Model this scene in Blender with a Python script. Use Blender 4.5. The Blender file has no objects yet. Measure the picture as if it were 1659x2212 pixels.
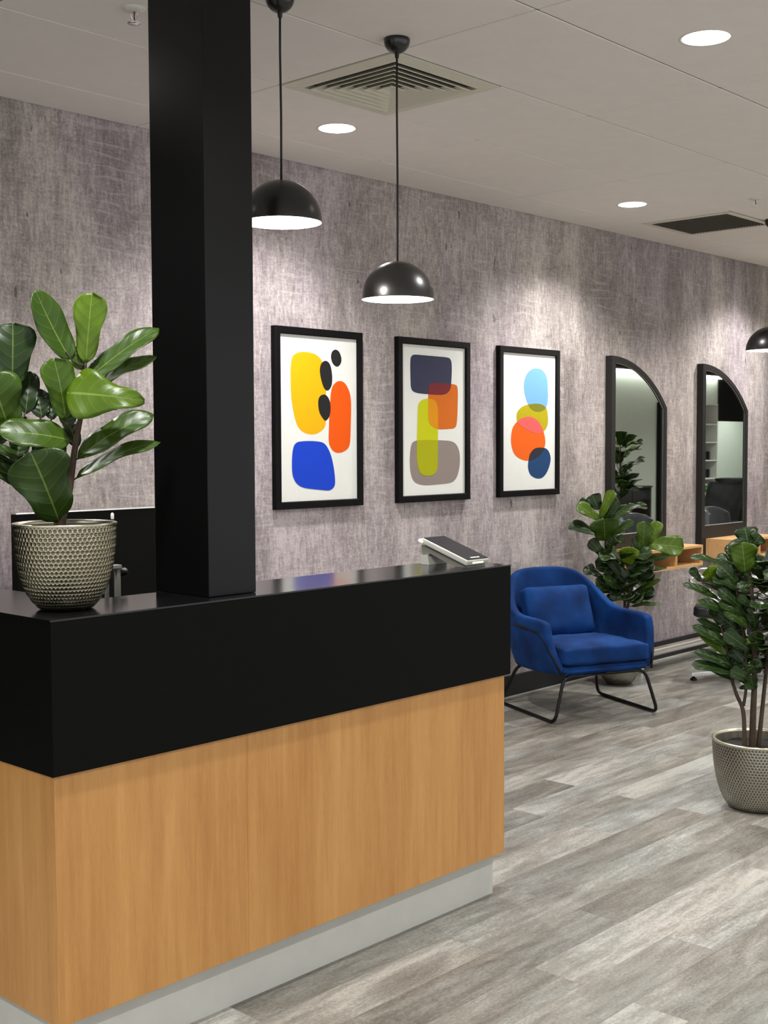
import bpy, bmesh, math, random
from mathutils import Vector, Matrix
C = bpy.context.scene.collection
sc = bpy.context.scene
PI = math.pi

# ------------------------------------------------------------------ camera
CAM_Z = 1.517
yaw, pitch, roll = math.radians(42.793), math.radians(-3.150), math.radians(-0.217)
fwd = Vector((math.cos(yaw)*math.cos(pitch), math.sin(yaw)*math.cos(pitch), math.sin(pitch)))
rgt0 = Vector((math.sin(yaw), -math.cos(yaw), 0)); up0 = rgt0.cross(fwd)
rgt = rgt0*math.cos(roll) + up0*math.sin(roll)
upv = -rgt0*math.sin(roll) + up0*math.cos(roll)
cam_data = bpy.data.cameras.new('camera'); cam = bpy.data.objects.new('camera', cam_data); C.objects.link(cam)
cam.matrix_world = Matrix(((rgt.x, upv.x, -fwd.x, 0), (rgt.y, upv.y, -fwd.y, 0), (rgt.z, upv.z, -fwd.z, CAM_Z), (0, 0, 0, 1)))
cam_data.sensor_fit = 'HORIZONTAL'; cam_data.sensor_width = 36.0
cam_data.lens = 36.0*2698.26/1659.0
cam_data.clip_start = 0.05; cam_data.clip_end = 60
sc.camera = cam

# ------------------------------------------------------------------ light and exposure
SPOT_W, PENDANT_W = 70.0, 7.0
SPOT_COL = (1.0, 0.985, 0.975)
w = bpy.data.worlds.new('world'); sc.world = w; w.use_nodes = True
w.node_tree.nodes['Background'].inputs[0].default_value = (0.97, 0.985, 1.0, 1)
w.node_tree.nodes['Background'].inputs[1].default_value = 0.72
sc.view_settings.view_transform = 'Standard'; sc.view_settings.look = 'None'
sc.view_settings.gamma = 1.0; sc.view_settings.exposure = 0.9
sc.view_settings.use_curve_mapping = False

H, YW = 2.88, 4.486          # ceiling height, feature wall

# ------------------------------------------------------------------ node helpers
def srgb(r, g, b):
    f = lambda c: (c/255/12.92) if c/255 <= 0.04045 else ((c/255+0.055)/1.055)**2.4
    return (f(r), f(g), f(b), 1)
def mat(name, col=(0.5, 0.5, 0.5, 1), rough=0.5, metal=0.0, spec=0.5, **kw):
    m = bpy.data.materials.new(name); m.use_nodes = True
    b = m.node_tree.nodes['Principled BSDF']
    b.inputs['Base Color'].default_value = col; b.inputs['Roughness'].default_value = rough
    b.inputs['Metallic'].default_value = metal; b.inputs['Specular IOR Level'].default_value = spec
    for k, v in kw.items(): b.inputs[k.replace('_', ' ')].default_value = v
    return m
class NT:
    def __init__(s, m): s.m = m; s.t = m.node_tree; s.b = s.t.nodes['Principled BSDF']
    def n(s, typ, **kw):
        x = s.t.nodes.new(typ)
        for k, v in kw.items(): setattr(x, k, v)
        return x
    def l(s, a, b): s.t.links.new(a, b)
    def coord(s, kind='Object'): return s.n('ShaderNodeTexCoord').outputs[kind]
    def mapping(s, vec, scale=(1, 1, 1), rot=(0, 0, 0), loc=(0, 0, 0)):
        x = s.n('ShaderNodeMapping'); s.l(vec, x.inputs[0])
        x.inputs['Scale'].default_value = scale; x.inputs['Rotation'].default_value = rot; x.inputs['Location'].default_value = loc
        return x.outputs[0]
    def noise(s, vec, scale=5, detail=4, rough=0.5, dist=0.0):
        x = s.n('ShaderNodeTexNoise'); s.l(vec, x.inputs['Vector'])
        x.inputs['Scale'].default_value = scale; x.inputs['Detail'].default_value = detail
        x.inputs['Roughness'].default_value = rough; x.inputs['Distortion'].default_value = dist
        return x.outputs['Fac']
    def ramp(s, fac, stops):
        x = s.n('ShaderNodeValToRGB'); s.l(fac, x.inputs[0]); e = x.color_ramp.elements
        while len(e) < len(stops): e.new(0.5)
        for i, (p, c) in enumerate(stops):
            e[i].position = p; e[i].color = c if len(c) == 4 else (*c, 1)
        return x.outputs[0]
    def mix(s, fac, a, b, mode='MIX'):
        x = s.n('ShaderNodeMix', data_type='RGBA', blend_type=mode)
        for i, v in ((0, fac), (6, a), (7, b)):
            if hasattr(v, 'is_linked') or hasattr(v, 'links'): s.l(v, x.inputs[i])
            else: x.inputs[i].default_value = v
        return x.outputs[2]
    def math(s, op, a, b=None, c=None):
        x = s.n('ShaderNodeMath', operation=op)
        for i, v in enumerate((a, b, c)):
            if v is None: continue
            if isinstance(v, (int, float)): x.inputs[i].default_value = v
            else: s.l(v, x.inputs[i])
        return x.outputs[0]
    def bump(s, h, strength=0.3, dist=0.01):
        x = s.n('ShaderNodeBump'); s.l(h, x.inputs['Height'])
        x.inputs['Strength'].default_value = strength; x.inputs['Distance'].default_value = dist
        s.l(x.outputs[0], s.b.inputs['Normal'])
    def col(s, o): s.l(o, s.b.inputs['Base Color'])
    def rough(s, o): s.l(o, s.b.inputs['Roughness'])
g = lambda v: (v, v, v, 1)

# ------------------------------------------------------------------ materials
def wallpaper():
    m = mat('weathered_timber_wallpaper', rough=0.75, spec=0.25); t = NT(m); o = t.coord()
    sep = t.n('ShaderNodeSeparateXYZ'); t.l(o, sep.inputs[0])
    cmb = t.n('ShaderNodeCombineXYZ'); t.l(sep.outputs[2], cmb.inputs[0]); t.l(sep.outputs[0], cmb.inputs[1])
    br = t.n('ShaderNodeTexBrick'); t.l(cmb.outputs[0], br.inputs[0])
    br.inputs['Scale'].default_value = 1; br.inputs['Mortar Size'].default_value = 0.0
    br.inputs['Brick Width'].default_value = 1.25; br.inputs['Row Height'].default_value = 0.171
    br.inputs['Color1'].default_value = g(0.0); br.inputs['Color2'].default_value = g(1.0); br.offset = 0.37
    plank = br.outputs['Color']
    streak = t.noise(t.mapping(o, (1, 1, 0.20)), 70, 4, 0.6, 0.3)
    streak2 = t.noise(t.mapping(o, (1, 1, 0.28), loc=(3, 0, 1)), 24, 4, 0.6, 0.5)
    cross = t.noise(t.mapping(o, (0.22, 1, 1)), 80, 4, 0.65, 1.2)
    fine = t.noise(t.mapping(o, (1, 1, 0.6)), 170, 3, 0.75)
    patch = t.noise(t.mapping(o, (1, 1, 0.55)), 2.1, 5, 0.6, 0.5)
    band = t.noise(t.mapping(o, (1, 1, 0.05)), 5.5, 2, 0.5)
    v = t.math('MULTIPLY', streak, 0.30)
    v = t.math('MULTIPLY_ADD', streak2, 0.20, v)
    v = t.math('MULTIPLY_ADD', cross, 0.22, v)
    v = t.math('MULTIPLY_ADD', fine, 0.32, v)
    v = t.math('MULTIPLY_ADD', patch, 0.37, v)
    v = t.math('MULTIPLY_ADD', band, 0.16, v)
    v = t.math('MULTIPLY_ADD', plank, 0.040, v)
    c = t.ramp(v, [(0.63, srgb(104, 98, 98)), (0.74, srgb(140, 132, 132)), (0.82, srgb(164, 156, 155)), (0.92, srgb(196, 189, 186))])
    hue = t.ramp(t.noise(t.mapping(o, (1, 1, 0.3), loc=(9, 0, 2)), 1.3, 3), [(0.4, srgb(254, 252, 246)), (0.6, srgb(252, 247, 253))])
    c = t.mix(1.0, c, hue, 'MULTIPLY')
    # pale curved saw marks
    wv = t.n('ShaderNodeTexWave', wave_type='BANDS', bands_direction='Z'); t.l(t.mapping(o, (0.25, 1, 1)), wv.inputs[0])
    wv.inputs['Scale'].default_value = 6; wv.inputs['Distortion'].default_value = 9; wv.inputs['Detail'].default_value = 3; wv.inputs['Detail Scale'].default_value = 1.2
    line = t.ramp(wv.outputs['Fac'], [(0.90, g(0)), (0.97, g(1))])
    msk = t.ramp(t.noise(t.mapping(o, loc=(4, 0, 7)), 3.2, 3), [(0.52, g(0)), (0.64, g(0.38))])
    mk = t.math('MULTIPLY', line, msk)
    c = t.mix(mk, c, srgb(196, 188, 186))
    # dark knots and specks
    sp = t.noise(t.mapping(o, (1, 1, 0.35), loc=(1, 5, 0)), 26, 2, 0.5)
    spm = t.ramp(sp, [(0.725, g(0)), (0.77, g(0.7))])
    c = t.mix(spm, c, srgb(70, 60, 58))
    t.col(c)
    t.bump(v, 0.12, 0.004)
    return m
def floor_mat():
    m = mat('grey_vinyl_plank', rough=0.38, spec=0.45); t = NT(m); o = t.coord()
    br = t.n('ShaderNodeTexBrick'); t.l(t.mapping(o, loc=(0.31, 0.07, 0)), br.inputs[0]); br.squash = 1.0
    br.inputs['Scale'].default_value = 1; br.inputs['Mortar Size'].default_value = 0.0009; br.inputs['Mortar Smooth'].default_value = 0.3
    br.inputs['Brick Width'].default_value = 1.22; br.inputs['Row Height'].default_value = 0.166
    br.inputs['Color1'].default_value = g(0.0); br.inputs['Color2'].default_value = g(1.0)
    br.inputs['Mortar'].default_value = g(0.35); br.offset = 0.38
    # shift the grain on every plank
    sep = t.n('ShaderNodeSeparateColor'); t.l(br.outputs['Color'], sep.inputs[0])
    sh = t.n('ShaderNodeCombineXYZ'); t.l(t.math('MULTIPLY', sep.outputs[0], 37.0), sh.inputs[0]); t.l(t.math('MULTIPLY', sep.outputs[0], 13.0), sh.inputs[2])
    ad = t.n('ShaderNodeVectorMath', operation='ADD'); t.l(o, ad.inputs[0]); t.l(sh.outputs[0], ad.inputs[1]); q = ad.outputs[0]
    gr = t.noise(t.mapping(q, (0.16, 1, 1)), 30, 6, 0.65, 0.4)
    gr2 = t.noise(t.mapping(q, (0.22, 1, 1)), 7, 4, 0.6, 0.8)
    fn = t.noise(t.mapping(q, (0.5, 1, 1)), 140, 3, 0.7)
    v = t.math('MULTIPLY', gr, 0.30); v = t.math('MULTIPLY_ADD', gr2, 0.38, v); v = t.math('MULTIPLY_ADD', fn, 0.26, v)
    v = t.math('MULTIPLY_ADD', br.outputs['Color'], 0.16, v)
    c = t.ramp(v, [(0.38, srgb(80, 76, 70)), (0.48, srgb(110, 106, 99)), (0.57, srgb(137, 134, 128)), (0.67, srgb(174, 172, 167))])
    tint = t.ramp(t.noise(t.mapping(q, (0.3, 1, 1), loc=(5, 3, 0)), 2.4, 3), [(0.38, srgb(253, 250, 242)), (0.62, srgb(244, 252, 252))])
    c = t.mix(0.8, c, tint, 'MULTIPLY')
    mo = t.math('MULTIPLY', br.outputs['Fac'], 0.28)
    c = t.mix(mo, c, srgb(70, 66, 62))
    t.col(c)
    t.rough(t.math('MULTIPLY_ADD', gr, 0.20, 0.26))
    t.bump(v, 0.10, 0.002)
    return m
def wood(name, dark, lightc, axis='Z', rough=0.42):
    m = mat(name, rough=rough, spec=0.4); t = NT(m); o = t.coord()
    s = {'Z': (1, 1, 0.06), 'X': (0.06, 1, 1)}[axis]
    s2 = {'Z': (1, 1, 0.10), 'X': (0.10, 1, 1)}[axis]
    a = t.noise(t.mapping(o, s), 55, 4, 0.6, 0.3); b_ = t.noise(t.mapping(o, s2), 9, 3, 0.5, 0.6)
    f = t.noise(t.mapping(o, {'Z': (1, 1, 0.12), 'X': (0.12, 1, 1)}[axis]), 330, 2, 0.5)
    v = t.math('MULTIPLY', a, 0.4); v = t.math('MULTIPLY_ADD', b_, 0.45, v); v = t.math('MULTIPLY_ADD', f, 0.15, v)
    t.col(t.ramp(v, [(0.34, dark), (0.66, lightc)])); t.bump(f, 0.05, 0.001)
    return m
def velvet():
    m = mat('royal_blue_velvet', srgb(12, 46, 118), 0.85, 0, 0.2); t = NT(m); o = t.coord()
    n = t.noise(o, 5, 3, 0.5, 0.2)
    t.col(t.ramp(n, [(0.35, srgb(5, 36, 82)), (0.52, srgb(8, 50, 106)), (0.70, srgb(14, 66, 130))]))
    t.b.inputs['Sheen Weight'].default_value = 0.18; t.b.inputs['Sheen Roughness'].default_value = 0.35
    t.b.inputs['Sheen Tint'].default_value = srgb(90, 140, 230)
    t.bump(t.noise(o, 420, 2, 0.5), 0.15, 0.001)
    return m
def leaf_mat():
    m = mat('fiddle_leaf', rough=0.38, spec=0.28); t = NT(m)
    uv = t.n('ShaderNodeUVMap', uv_map='UVMap').outputs[0]
    sep = t.n('ShaderNodeSeparateXYZ'); t.l(uv, sep.inputs[0]); u, v = sep.outputs[0], sep.outputs[1]
    av = t.math('ABSOLUTE', t.math('MULTIPLY_ADD', v, 2.0, -1.0))
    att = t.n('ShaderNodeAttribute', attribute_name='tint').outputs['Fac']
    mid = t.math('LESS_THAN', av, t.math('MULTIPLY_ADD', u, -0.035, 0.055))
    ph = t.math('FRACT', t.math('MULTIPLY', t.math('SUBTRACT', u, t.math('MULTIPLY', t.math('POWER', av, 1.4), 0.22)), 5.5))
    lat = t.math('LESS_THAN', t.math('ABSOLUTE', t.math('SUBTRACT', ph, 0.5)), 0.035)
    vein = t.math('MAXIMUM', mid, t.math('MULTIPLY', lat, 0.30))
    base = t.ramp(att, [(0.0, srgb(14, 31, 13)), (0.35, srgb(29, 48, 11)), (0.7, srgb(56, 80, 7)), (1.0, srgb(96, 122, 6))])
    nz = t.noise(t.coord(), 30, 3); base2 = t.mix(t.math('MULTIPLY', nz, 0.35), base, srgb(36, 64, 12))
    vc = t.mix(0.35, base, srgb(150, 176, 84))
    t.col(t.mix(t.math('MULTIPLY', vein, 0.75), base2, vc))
    pil = t.math('ABSOLUTE', t.math('SUBTRACT', ph, 0.5))
    hgt = t.math('SUBTRACT', t.math('MULTIPLY', pil, -0.5), t.math('MULTIPLY', vein, 0.5))
    t.bump(hgt, 0.5, 0.006)
    t.b.inputs['Coat Weight'].default_value = 0.05; t.b.inputs['Coat Roughness'].default_value = 0.2
    return m
def pot_metal(name, low, high, rough=0.28):
    m = mat(name, rough=rough, metal=1.0); t = NT(m)
    att = t.n('ShaderNodeAttribute', attribute_name='ridge').outputs['Fac']
    n = t.noise(t.coord(), 14, 4, 0.6)
    c = t.ramp(att, [(0.0, low), (1.0, high)])
    c = t.mix(t.math('MULTIPLY', n, 0.45), c, srgb(150, 146, 128), 'MULTIPLY')
    t.col(c); t.rough(t.math('MULTIPLY_ADD', n, 0.2, rough-0.06))
    return m
def paint(name, c, rough=0.6, noise_amt=0.06, **kw):
    m = mat(name, c, rough, **kw); t = NT(m)
    n = t.noise(t.coord(), 12, 4, 0.6)
    d = tuple(x*(1-noise_amt) for x in c[:3])+(1,); e = tuple(min(1, x*(1+noise_amt)) for x in c[:3])+(1,)
    t.col(t.ramp(n, [(0.3, d), (0.7, e)]))
    t.bump(t.noise(t.coord(), 260, 2), 0.04, 0.001)
    return m
def emit(name, col, s):
    m = mat(name, (0.8, 0.8, 0.8, 1), 0.5); b = m.node_tree.nodes['Principled BSDF']
    b.inputs['Emission Color'].default_value = (*col, 1); b.inputs['Emission Strength'].default_value = s
    return m
M = dict(
    wall=wallpaper(), floor=floor_mat(),
    beech=wood('beech_veneer', srgb(162, 112, 58), srgb(188, 140, 82)),
    shelf=wood('lit_pale_timber_veneer', srgb(196, 150, 98), srgb(222, 178, 124), 'X'),  # shelf timber, colour lightened to carry the brighter light falling there
    velvet=velvet(), leaf=leaf_mat(),
    ceiling=paint('ceiling_tile_white', srgb(232, 226, 220), 0.9, 0.02, spec=0.2),
    ceil_gap=mat('ceiling_gap_shadow_grey', srgb(40, 36, 32), 0.9),
    vent=paint('cream_vent_metal', srgb(212, 208, 190), 0.6, 0.02), vent_dark=mat('vent_throat_dark', srgb(58, 52, 46), 0.9),
    grille=paint('dark_grille_mesh', srgb(82, 76, 66), 0.8),
    black=paint('black_laminate', srgb(11, 11, 10), 0.5, 0.05, spec=0.06),
    black_top=paint('black_gloss_counter_top', srgb(14, 14, 15), 0.16, 0.04, spec=0.45),
    column=paint('black_column_paint', srgb(9, 9, 9), 0.30, 0.04, spec=0.22),
    skirt=paint('black_skirting', srgb(30, 30, 32), 0.5, 0.04, spec=0.4),
    frame=paint('black_picture_frame', srgb(11, 10, 11), 0.5, 0.05, spec=0.12),
    mframe=paint('charcoal_mirror_frame', srgb(36, 34, 33), 0.5, 0.04, spec=0.25),
    mirror=mat('mirror_glass', (0.82, 0.86, 0.84, 1), 0.015, 1.0),
    kick=paint('grey_kickboard', srgb(182, 182, 175), 0.5, 0.04),
    canvas=paint('art_paper', srgb(226, 226, 220), 0.7, 0.015),
    shade=paint('black_pendant_metal', srgb(22, 21, 21), 0.30, 0.05, spec=0.6),
    shade_in=mat('white_pendant_lining', srgb(240, 240, 236), 0.6),
    cord=mat('black_cord', srgb(24, 20, 20), 0.6), bulb=emit('lamp_bulb', (1.0, 0.96, 0.90), 14.0),
    downlight=emit('downlight_diffuser', (1.0, 0.97, 0.93), 9.0), trimw=mat('white_trim_ring', srgb(214, 210, 202), 0.5),
    chrome=mat('chrome', (0.93, 0.93, 0.94, 1), 0.14, 1.0), steel=mat('brushed_steel', (0.86, 0.85, 0.83, 1), 0.30, 1.0),
    rod=paint('black_powder_coated_rod', srgb(13, 12, 12), 0.38, 0.05, spec=0.3),
    leather=paint('black_leather', srgb(24, 24, 26), 0.33, 0.08, spec=0.6),
    backgrey=mat('dark_grey_gloss_vinyl', srgb(62, 65, 68), 0.25, 0, 0.6),
    bark=paint('plant_stem_bark', srgb(62, 48, 34), 0.8, 0.3), soil=paint('dark_potting_soil', srgb(34, 28, 24), 0.95, 0.4),
    pot_a=pot_metal('antique_silver_hammered', srgb(112, 107, 93), srgb(232, 225, 196), 0.22),
    pot_b=pot_metal('champagne_hammered', srgb(122, 118, 110), srgb(226, 222, 212), 0.24),
    potlip=mat('pot_lip_metal', srgb(204, 198, 178), 0.3, 1.0), pot_in=mat('pot_inside_metal', srgb(120, 116, 104), 0.5, 0.7),
    device=paint('pale_grey_plastic', srgb(186, 186, 178), 0.45, 0.02), device_d=paint('mid_grey_plastic', srgb(120, 118, 110), 0.5, 0.02),
    screen=mat('dark_screen_glass', srgb(34, 34, 40), 0.12, 0, 0.6), yellow_led=emit('yellow_light_strip', (1.0, 0.92, 0.35), 0.9),
    white=paint('white_paint', srgb(222, 224, 218), 0.6, 0.02), offwall=paint('pale_green_white_wall', srgb(190, 198, 186), 0.8, 0.02),
    green_glass=mat('green_bottle_glass', srgb(26, 92, 26), 0.15, 0, 0.6), label=mat('paper_label', srgb(228, 230, 224), 0.7),
    led=emit('led_strip', (1.0, 0.98, 0.92), 4.0), red=mat('sprinkler_red_bulb', srgb(120, 20, 24), 0.2),
    timber_d=wood('dark_brown_timber', srgb(80, 48, 28), srgb(120, 76, 46), 'X'),
)

# ------------------------------------------------------------------ object helpers
def link(name, me, parent=None, mats=()):
    for m in mats: me.materials.append(m)
    o = bpy.data.objects.new(name, me); C.objects.link(o)
    if parent: o.parent = parent
    return o
def obj(name, bm, m, parent=None, smooth=False, angle=None):
    me = bpy.data.meshes.new(name)
    bmesh.ops.recalc_face_normals(bm, faces=bm.faces[:])
    bm.to_mesh(me); bm.free()
    if smooth:
        for p in me.polygons: p.use_smooth = True
        if angle:
            me.set_sharp_from_angle(angle=math.radians(angle))
    return link(name, me, parent, m if isinstance(m, (list, tuple)) else [m])
def tag(o, label=None, cat=None, group=None, kind=None):
    for k, v in (('label', label), ('category', cat), ('group', group), ('kind', kind)):
        if v: o[k] = v
    return o
def thing(name, label, cat, loc=(0, 0, 0), rz=0, group=None):
    o = bpy.data.objects.new(name, None); C.objects.link(o); o.empty_display_size = 0.1
    o.location = loc; o.rotation_euler = (0, 0, rz)
    return tag(o, label, cat, group)
def dup(root, loc, rz=None, label=None, group=None):
    r = root.copy(); C.objects.link(r); r.location = loc
    if rz is not None: r.rotation_euler = (0, 0, rz)
    if label: r['label'] = label
    if group: r['group'] = group
    for ch in list(root.children):
        c = ch.copy(); C.objects.link(c); c.parent = r
        for gch in ch.children:
            d = gch.copy(); C.objects.link(d); d.parent = c
    return r
def box(bm, x0, x1, y0, y1, z0, z1, bev=0.0, seg=2, mi=0):
    r = bmesh.ops.create_cube(bm, size=1.0)
    vs = r['verts']
    for v in vs:
        v.co = Vector(((x0+x1)/2+v.co.x*(x1-x0), (y0+y1)/2+v.co.y*(y1-y0), (z0+z1)/2+v.co.z*(z1-z0)))
    fs = set(f for v in vs for f in v.link_faces)
    for f in fs: f.material_index = mi
    if bev > 0:
        es = list(set(e for v in vs for e in v.link_edges))
        bmesh.ops.bevel(bm, geom=es, offset=bev, segments=seg, profile=0.5, affect='EDGES')
def B(*a, **k):
    bm = bmesh.new(); box(bm, *a, **k); return bm
def lathe(bm, prof, n=48, c=(0, 0, 0), cap0=False, cap1=False, mi=0):
    rings = []
    for r, z in prof:
        rings.append([bm.verts.new((c[0]+r*math.cos(2*PI*i/n), c[1]+r*math.sin(2*PI*i/n), c[2]+z)) for i in range(n)])
    for a, b in zip(rings, rings[1:]):
        for i in range(n):
            f = bm.faces.new((a[i], a[(i+1) % n], b[(i+1) % n], b[i])); f.material_index = mi
    if cap0: bm.faces.new(rings[0][::-1]).material_index = mi
    if cap1: bm.faces.new(rings[-1]).material_index = mi
def fillet(pts, r, n=6, closed=False):
    P = [Vector(p) for p in pts]; out = []; N = len(P)
    for i in range(N):
        if not closed and i in (0, N-1): out.append(P[i]); continue
        a, b, c = P[i-1], P[i], P[(i+1) % N]
        d1, d2 = (a-b), (c-b); rr = min(r, d1.length*0.48, d2.length*0.48)
        p1, p2 = b+d1.normalized()*rr, b+d2.normalized()*rr
        for k in range(n+1):
            t = k/n; out.append(p1*(1-t)**2+b*2*t*(1-t)+p2*t*t)
    return out
def tube(bm, pts, r, n=10, closed=False, mi=0):
    P = [Vector(p) for p in pts]; N = len(P)
    rad = r if callable(r) else (lambda t: r)
    rings = []; prev = None
    for i in range(N):
        if closed: tg = P[(i+1) % N]-P[i-1]
        else: tg = P[min(i+1, N-1)]-P[max(i-1, 0)]
        tg.normalize()
        if prev is None:
            prev = tg.cross(Vector((0, 0, 1)))
            if prev.length < 1e-3: prev = tg.cross(Vector((1, 0, 0)))
        prev = (prev-tg*prev.dot(tg)).normalized(); q = tg.cross(prev); rr = rad(i/(N-1))
        rings.append([bm.verts.new(P[i]+(prev*math.cos(2*PI*k/n)+q*math.sin(2*PI*k/n))*rr) for k in range(n)])
    seq = list(zip(rings, rings[1:]))+([(rings[-1], rings[0])] if closed else [])
    for a, b in seq:
        for k in range(n): bm.faces.new((a[k], a[(k+1) % n], b[(k+1) % n], b[k])).material_index = mi
    if not closed:
        bm.faces.new(rings[0][::-1]).material_index = mi; bm.faces.new(rings[-1]).material_index = mi
def prism(bm, pts, axis, a0, a1, mi=0):
    """extrude a 2D outline; axis 'y': points are (x,z)"""
    mk = {'y': lambda p, a: (p[0], a, p[1]), 'z': lambda p, a: (p[0], p[1], a), 'x': lambda p, a: (a, p[0], p[1])}[axis]
    A = [bm.verts.new(mk(p, a0)) for p in pts]; D = [bm.verts.new(mk(p, a1)) for p in pts]; n = len(pts)
    fs = [bm.faces.new(A), bm.faces.new(D[::-1])]
    for i in range(n): fs.append(bm.faces.new((A[i], D[i], D[(i+1) % n], A[(i+1) % n])))
    for f in fs: f.material_index = mi

# ================================================================== THE SETTING
X0, X1, Y0 = -2.0, 25.0, -1.6
def struct(name, bm, m, **k): return tag(obj(name, bm, m, **k), kind='structure')
struct('floor', B(X0, X1, -3.2, YW+0.1, -0.1, 0), M['floor'])
struct('wall_right_side', B(X0, X1, YW, YW+0.1, 0, H+0.1), M['wall']).name = 'wall_north'
struct('wall_west', B(X0-0.1, X0, 3.3, YW+0.1, 0, H+0.1), M['white'])
struct('wall_east', B(X1, X1+0.1, -3.2, YW+0.1, 0, H+0.1), M['white'])
bm = bmesh.new()
box(bm, 9.0, 19.85, Y0-0.1, Y0, 0, H+0.1); box(bm, 22.2, X1, Y0-0.1, Y0, 0, H+0.1)
struct('wall_south', bm, M['offwall'])
struct('wall_back', B(18.0, X1, -3.2, -3.1, 0, H+0.1), M['offwall'])
bm = bmesh.new(); box(bm, 19.85, 22.2, Y0-0.12, Y0+0.02, 1.88, H)
struct('trim_1', bm, M['black'])
# unseen black cladding, added so the column's left face reflects something dark
struct('trim_4', B(X0, 2.15, YW-0.03, YW-0.0005, 0.13, H-0.001), M['black'])
# black baseboard along the feature wall
bm = bmesh.new(); box(bm, X0, 16, YW-0.016, YW, 0, 0.127, 0.003)
struct('baseboard_north', bm, M['skirt'])
bm = bmesh.new(); box(bm, X0, 16, YW-0.020, YW, 0.0, 0.006)
struct('trim_2', bm, M['kick'])
# suspended ceiling of 1.2 x 0.6 tiles
GX, GY = 3.285, 2.975
bm = bmesh.new(); box(bm, X0, X1, -3.2, YW+0.1, H+0.012, H+0.1, mi=1)
gap = 0.0022
holes = []
def tile(x0, x1, y0, y1):
    x1 = min(x1, X1); y1 = min(y1, YW); y0 = max(y0, -3.2)
    if y1-y0 < 0.02 or x1-x0 < 0.02: return
    a = [bm.verts.new((x, y, H+0.003)) for x, y in ((x0+gap, y0+gap), (x1-gap, y0+gap), (x1-gap, y1-gap*1.5), (x0+gap, y1-gap*1.5))]
    b_ = [bm.verts.new((x, y, H)) for x, y in ((x0+gap+.004, y0+gap+.004), (x1-gap-.004, y0+gap+.004), (x1-gap-.004, y1-gap-.004), (x0+gap+.004, y1-gap-.004))]
    c_ = [bm.verts.new((v.co.x, v.co.y, H+0.012)) for v in a]
    bm.faces.new(b_)
    for i in range(4):
        j = (i+1) % 4; bm.faces.new((b_[i], a[i], a[j], b_[j])); bm.faces.new((a[i], c_[i], c_[j], a[j])).material_index = 1
VX, GRX = (3.285, 3.885), (6.885, 7.485)
for i in range(-5, 19):
    for j in range(-11, 4):
        x0 = GX+1.2*i; y0 = GY+0.6*j
        if x0 < X0-1.2: continue
        if i == 0 and j == 0: tile(3.885, 4.485, y0, y0+0.6); continue
        if i == 3 and j == 1: tile(7.485, 8.085, y0, y0+0.6); continue
        tile(max(x0, X0), x0+1.2, y0, y0+0.6)
struct('ceiling', bm, [M['ceiling'], M['ceil_gap']])

# ------------------------------------------------------------------ ceiling fittings
# four-way louvred air diffuser
t = thing('air_vent', 'square cream four-way louvred air diffuser set into the ceiling above the reception counter', 'vent', (3.585, 3.275, H))
def sqring(bm, r0, z0, r1, z1, mi=0):
    a = [bm.verts.new((sx*r0, sy*r0, z0)) for sx, sy in ((-1, -1), (1, -1), (1, 1), (-1, 1))]
    b_ = [bm.verts.new((sx*r1, sy*r1, z1)) for sx, sy in ((-1, -1), (1, -1), (1, 1), (-1, 1))]
    for i in range(4): bm.faces.new((a[i], a[(i+1) % 4], b_[(i+1) % 4], b_[i])).material_index = mi
bm = bmesh.new(); sqring(bm, 0.297, 0.003, 0.297, -0.003); sqring(bm, 0.297, -0.003, 0.235, -0.009); sqring(bm, 0.235, -0.009, 0.235, 0.011)
obj('frame', bm, M['vent'], t)
obj('throat', B(-0.235, 0.235, -0.235, 0.235, 0.009, 0.0115), M['vent_dark'], t)
for k in range(6):
    r = 0.222-k*0.036
    bm = bmesh.new()
    sqring(bm, r, -0.016, r-0.030, 0.006); sqring(bm, r-0.030, 0.006, r-0.032, 0.004); sqring(bm, r-0.032, 0.004, r-0.003, -0.018); sqring(bm, r-0.003, -0.018, r, -0.016)
    obj('louvre', bm, M['vent'], t)
bm = bmesh.new(); sqring(bm, 0.012, 0.004, 0.004, -0.008)
bmesh.ops.holes_fill(bm, edges=bm.edges[:]); obj('centre_boss', bm, M['vent'], t)
# dark return-air grille
t = thing('return_air_grille', 'dark flat return-air grille in a pale frame set into the ceiling above the mirrors', 'vent', (7.185, 3.875, H))
bm = bmesh.new(); sqring(bm, 0.296, 0.002, 0.296, -0.003); sqring(bm, 0.296, -0.003, 0.262, -0.005); sqring(bm, 0.262, -0.005, 0.262, 0.009)
obj('frame', bm, M['vent'], t)
bm = bmesh.new(); box(bm, -0.262, 0.262, -0.262, 0.262, 0.004, 0.009)
for k in range(26): box(bm, -0.262, 0.262, -0.255+k*0.0204-0.003, -0.255+k*0.0204+0.003, -0.002, 0.004)
obj('mesh_panel', bm, M['grille'], t)
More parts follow.
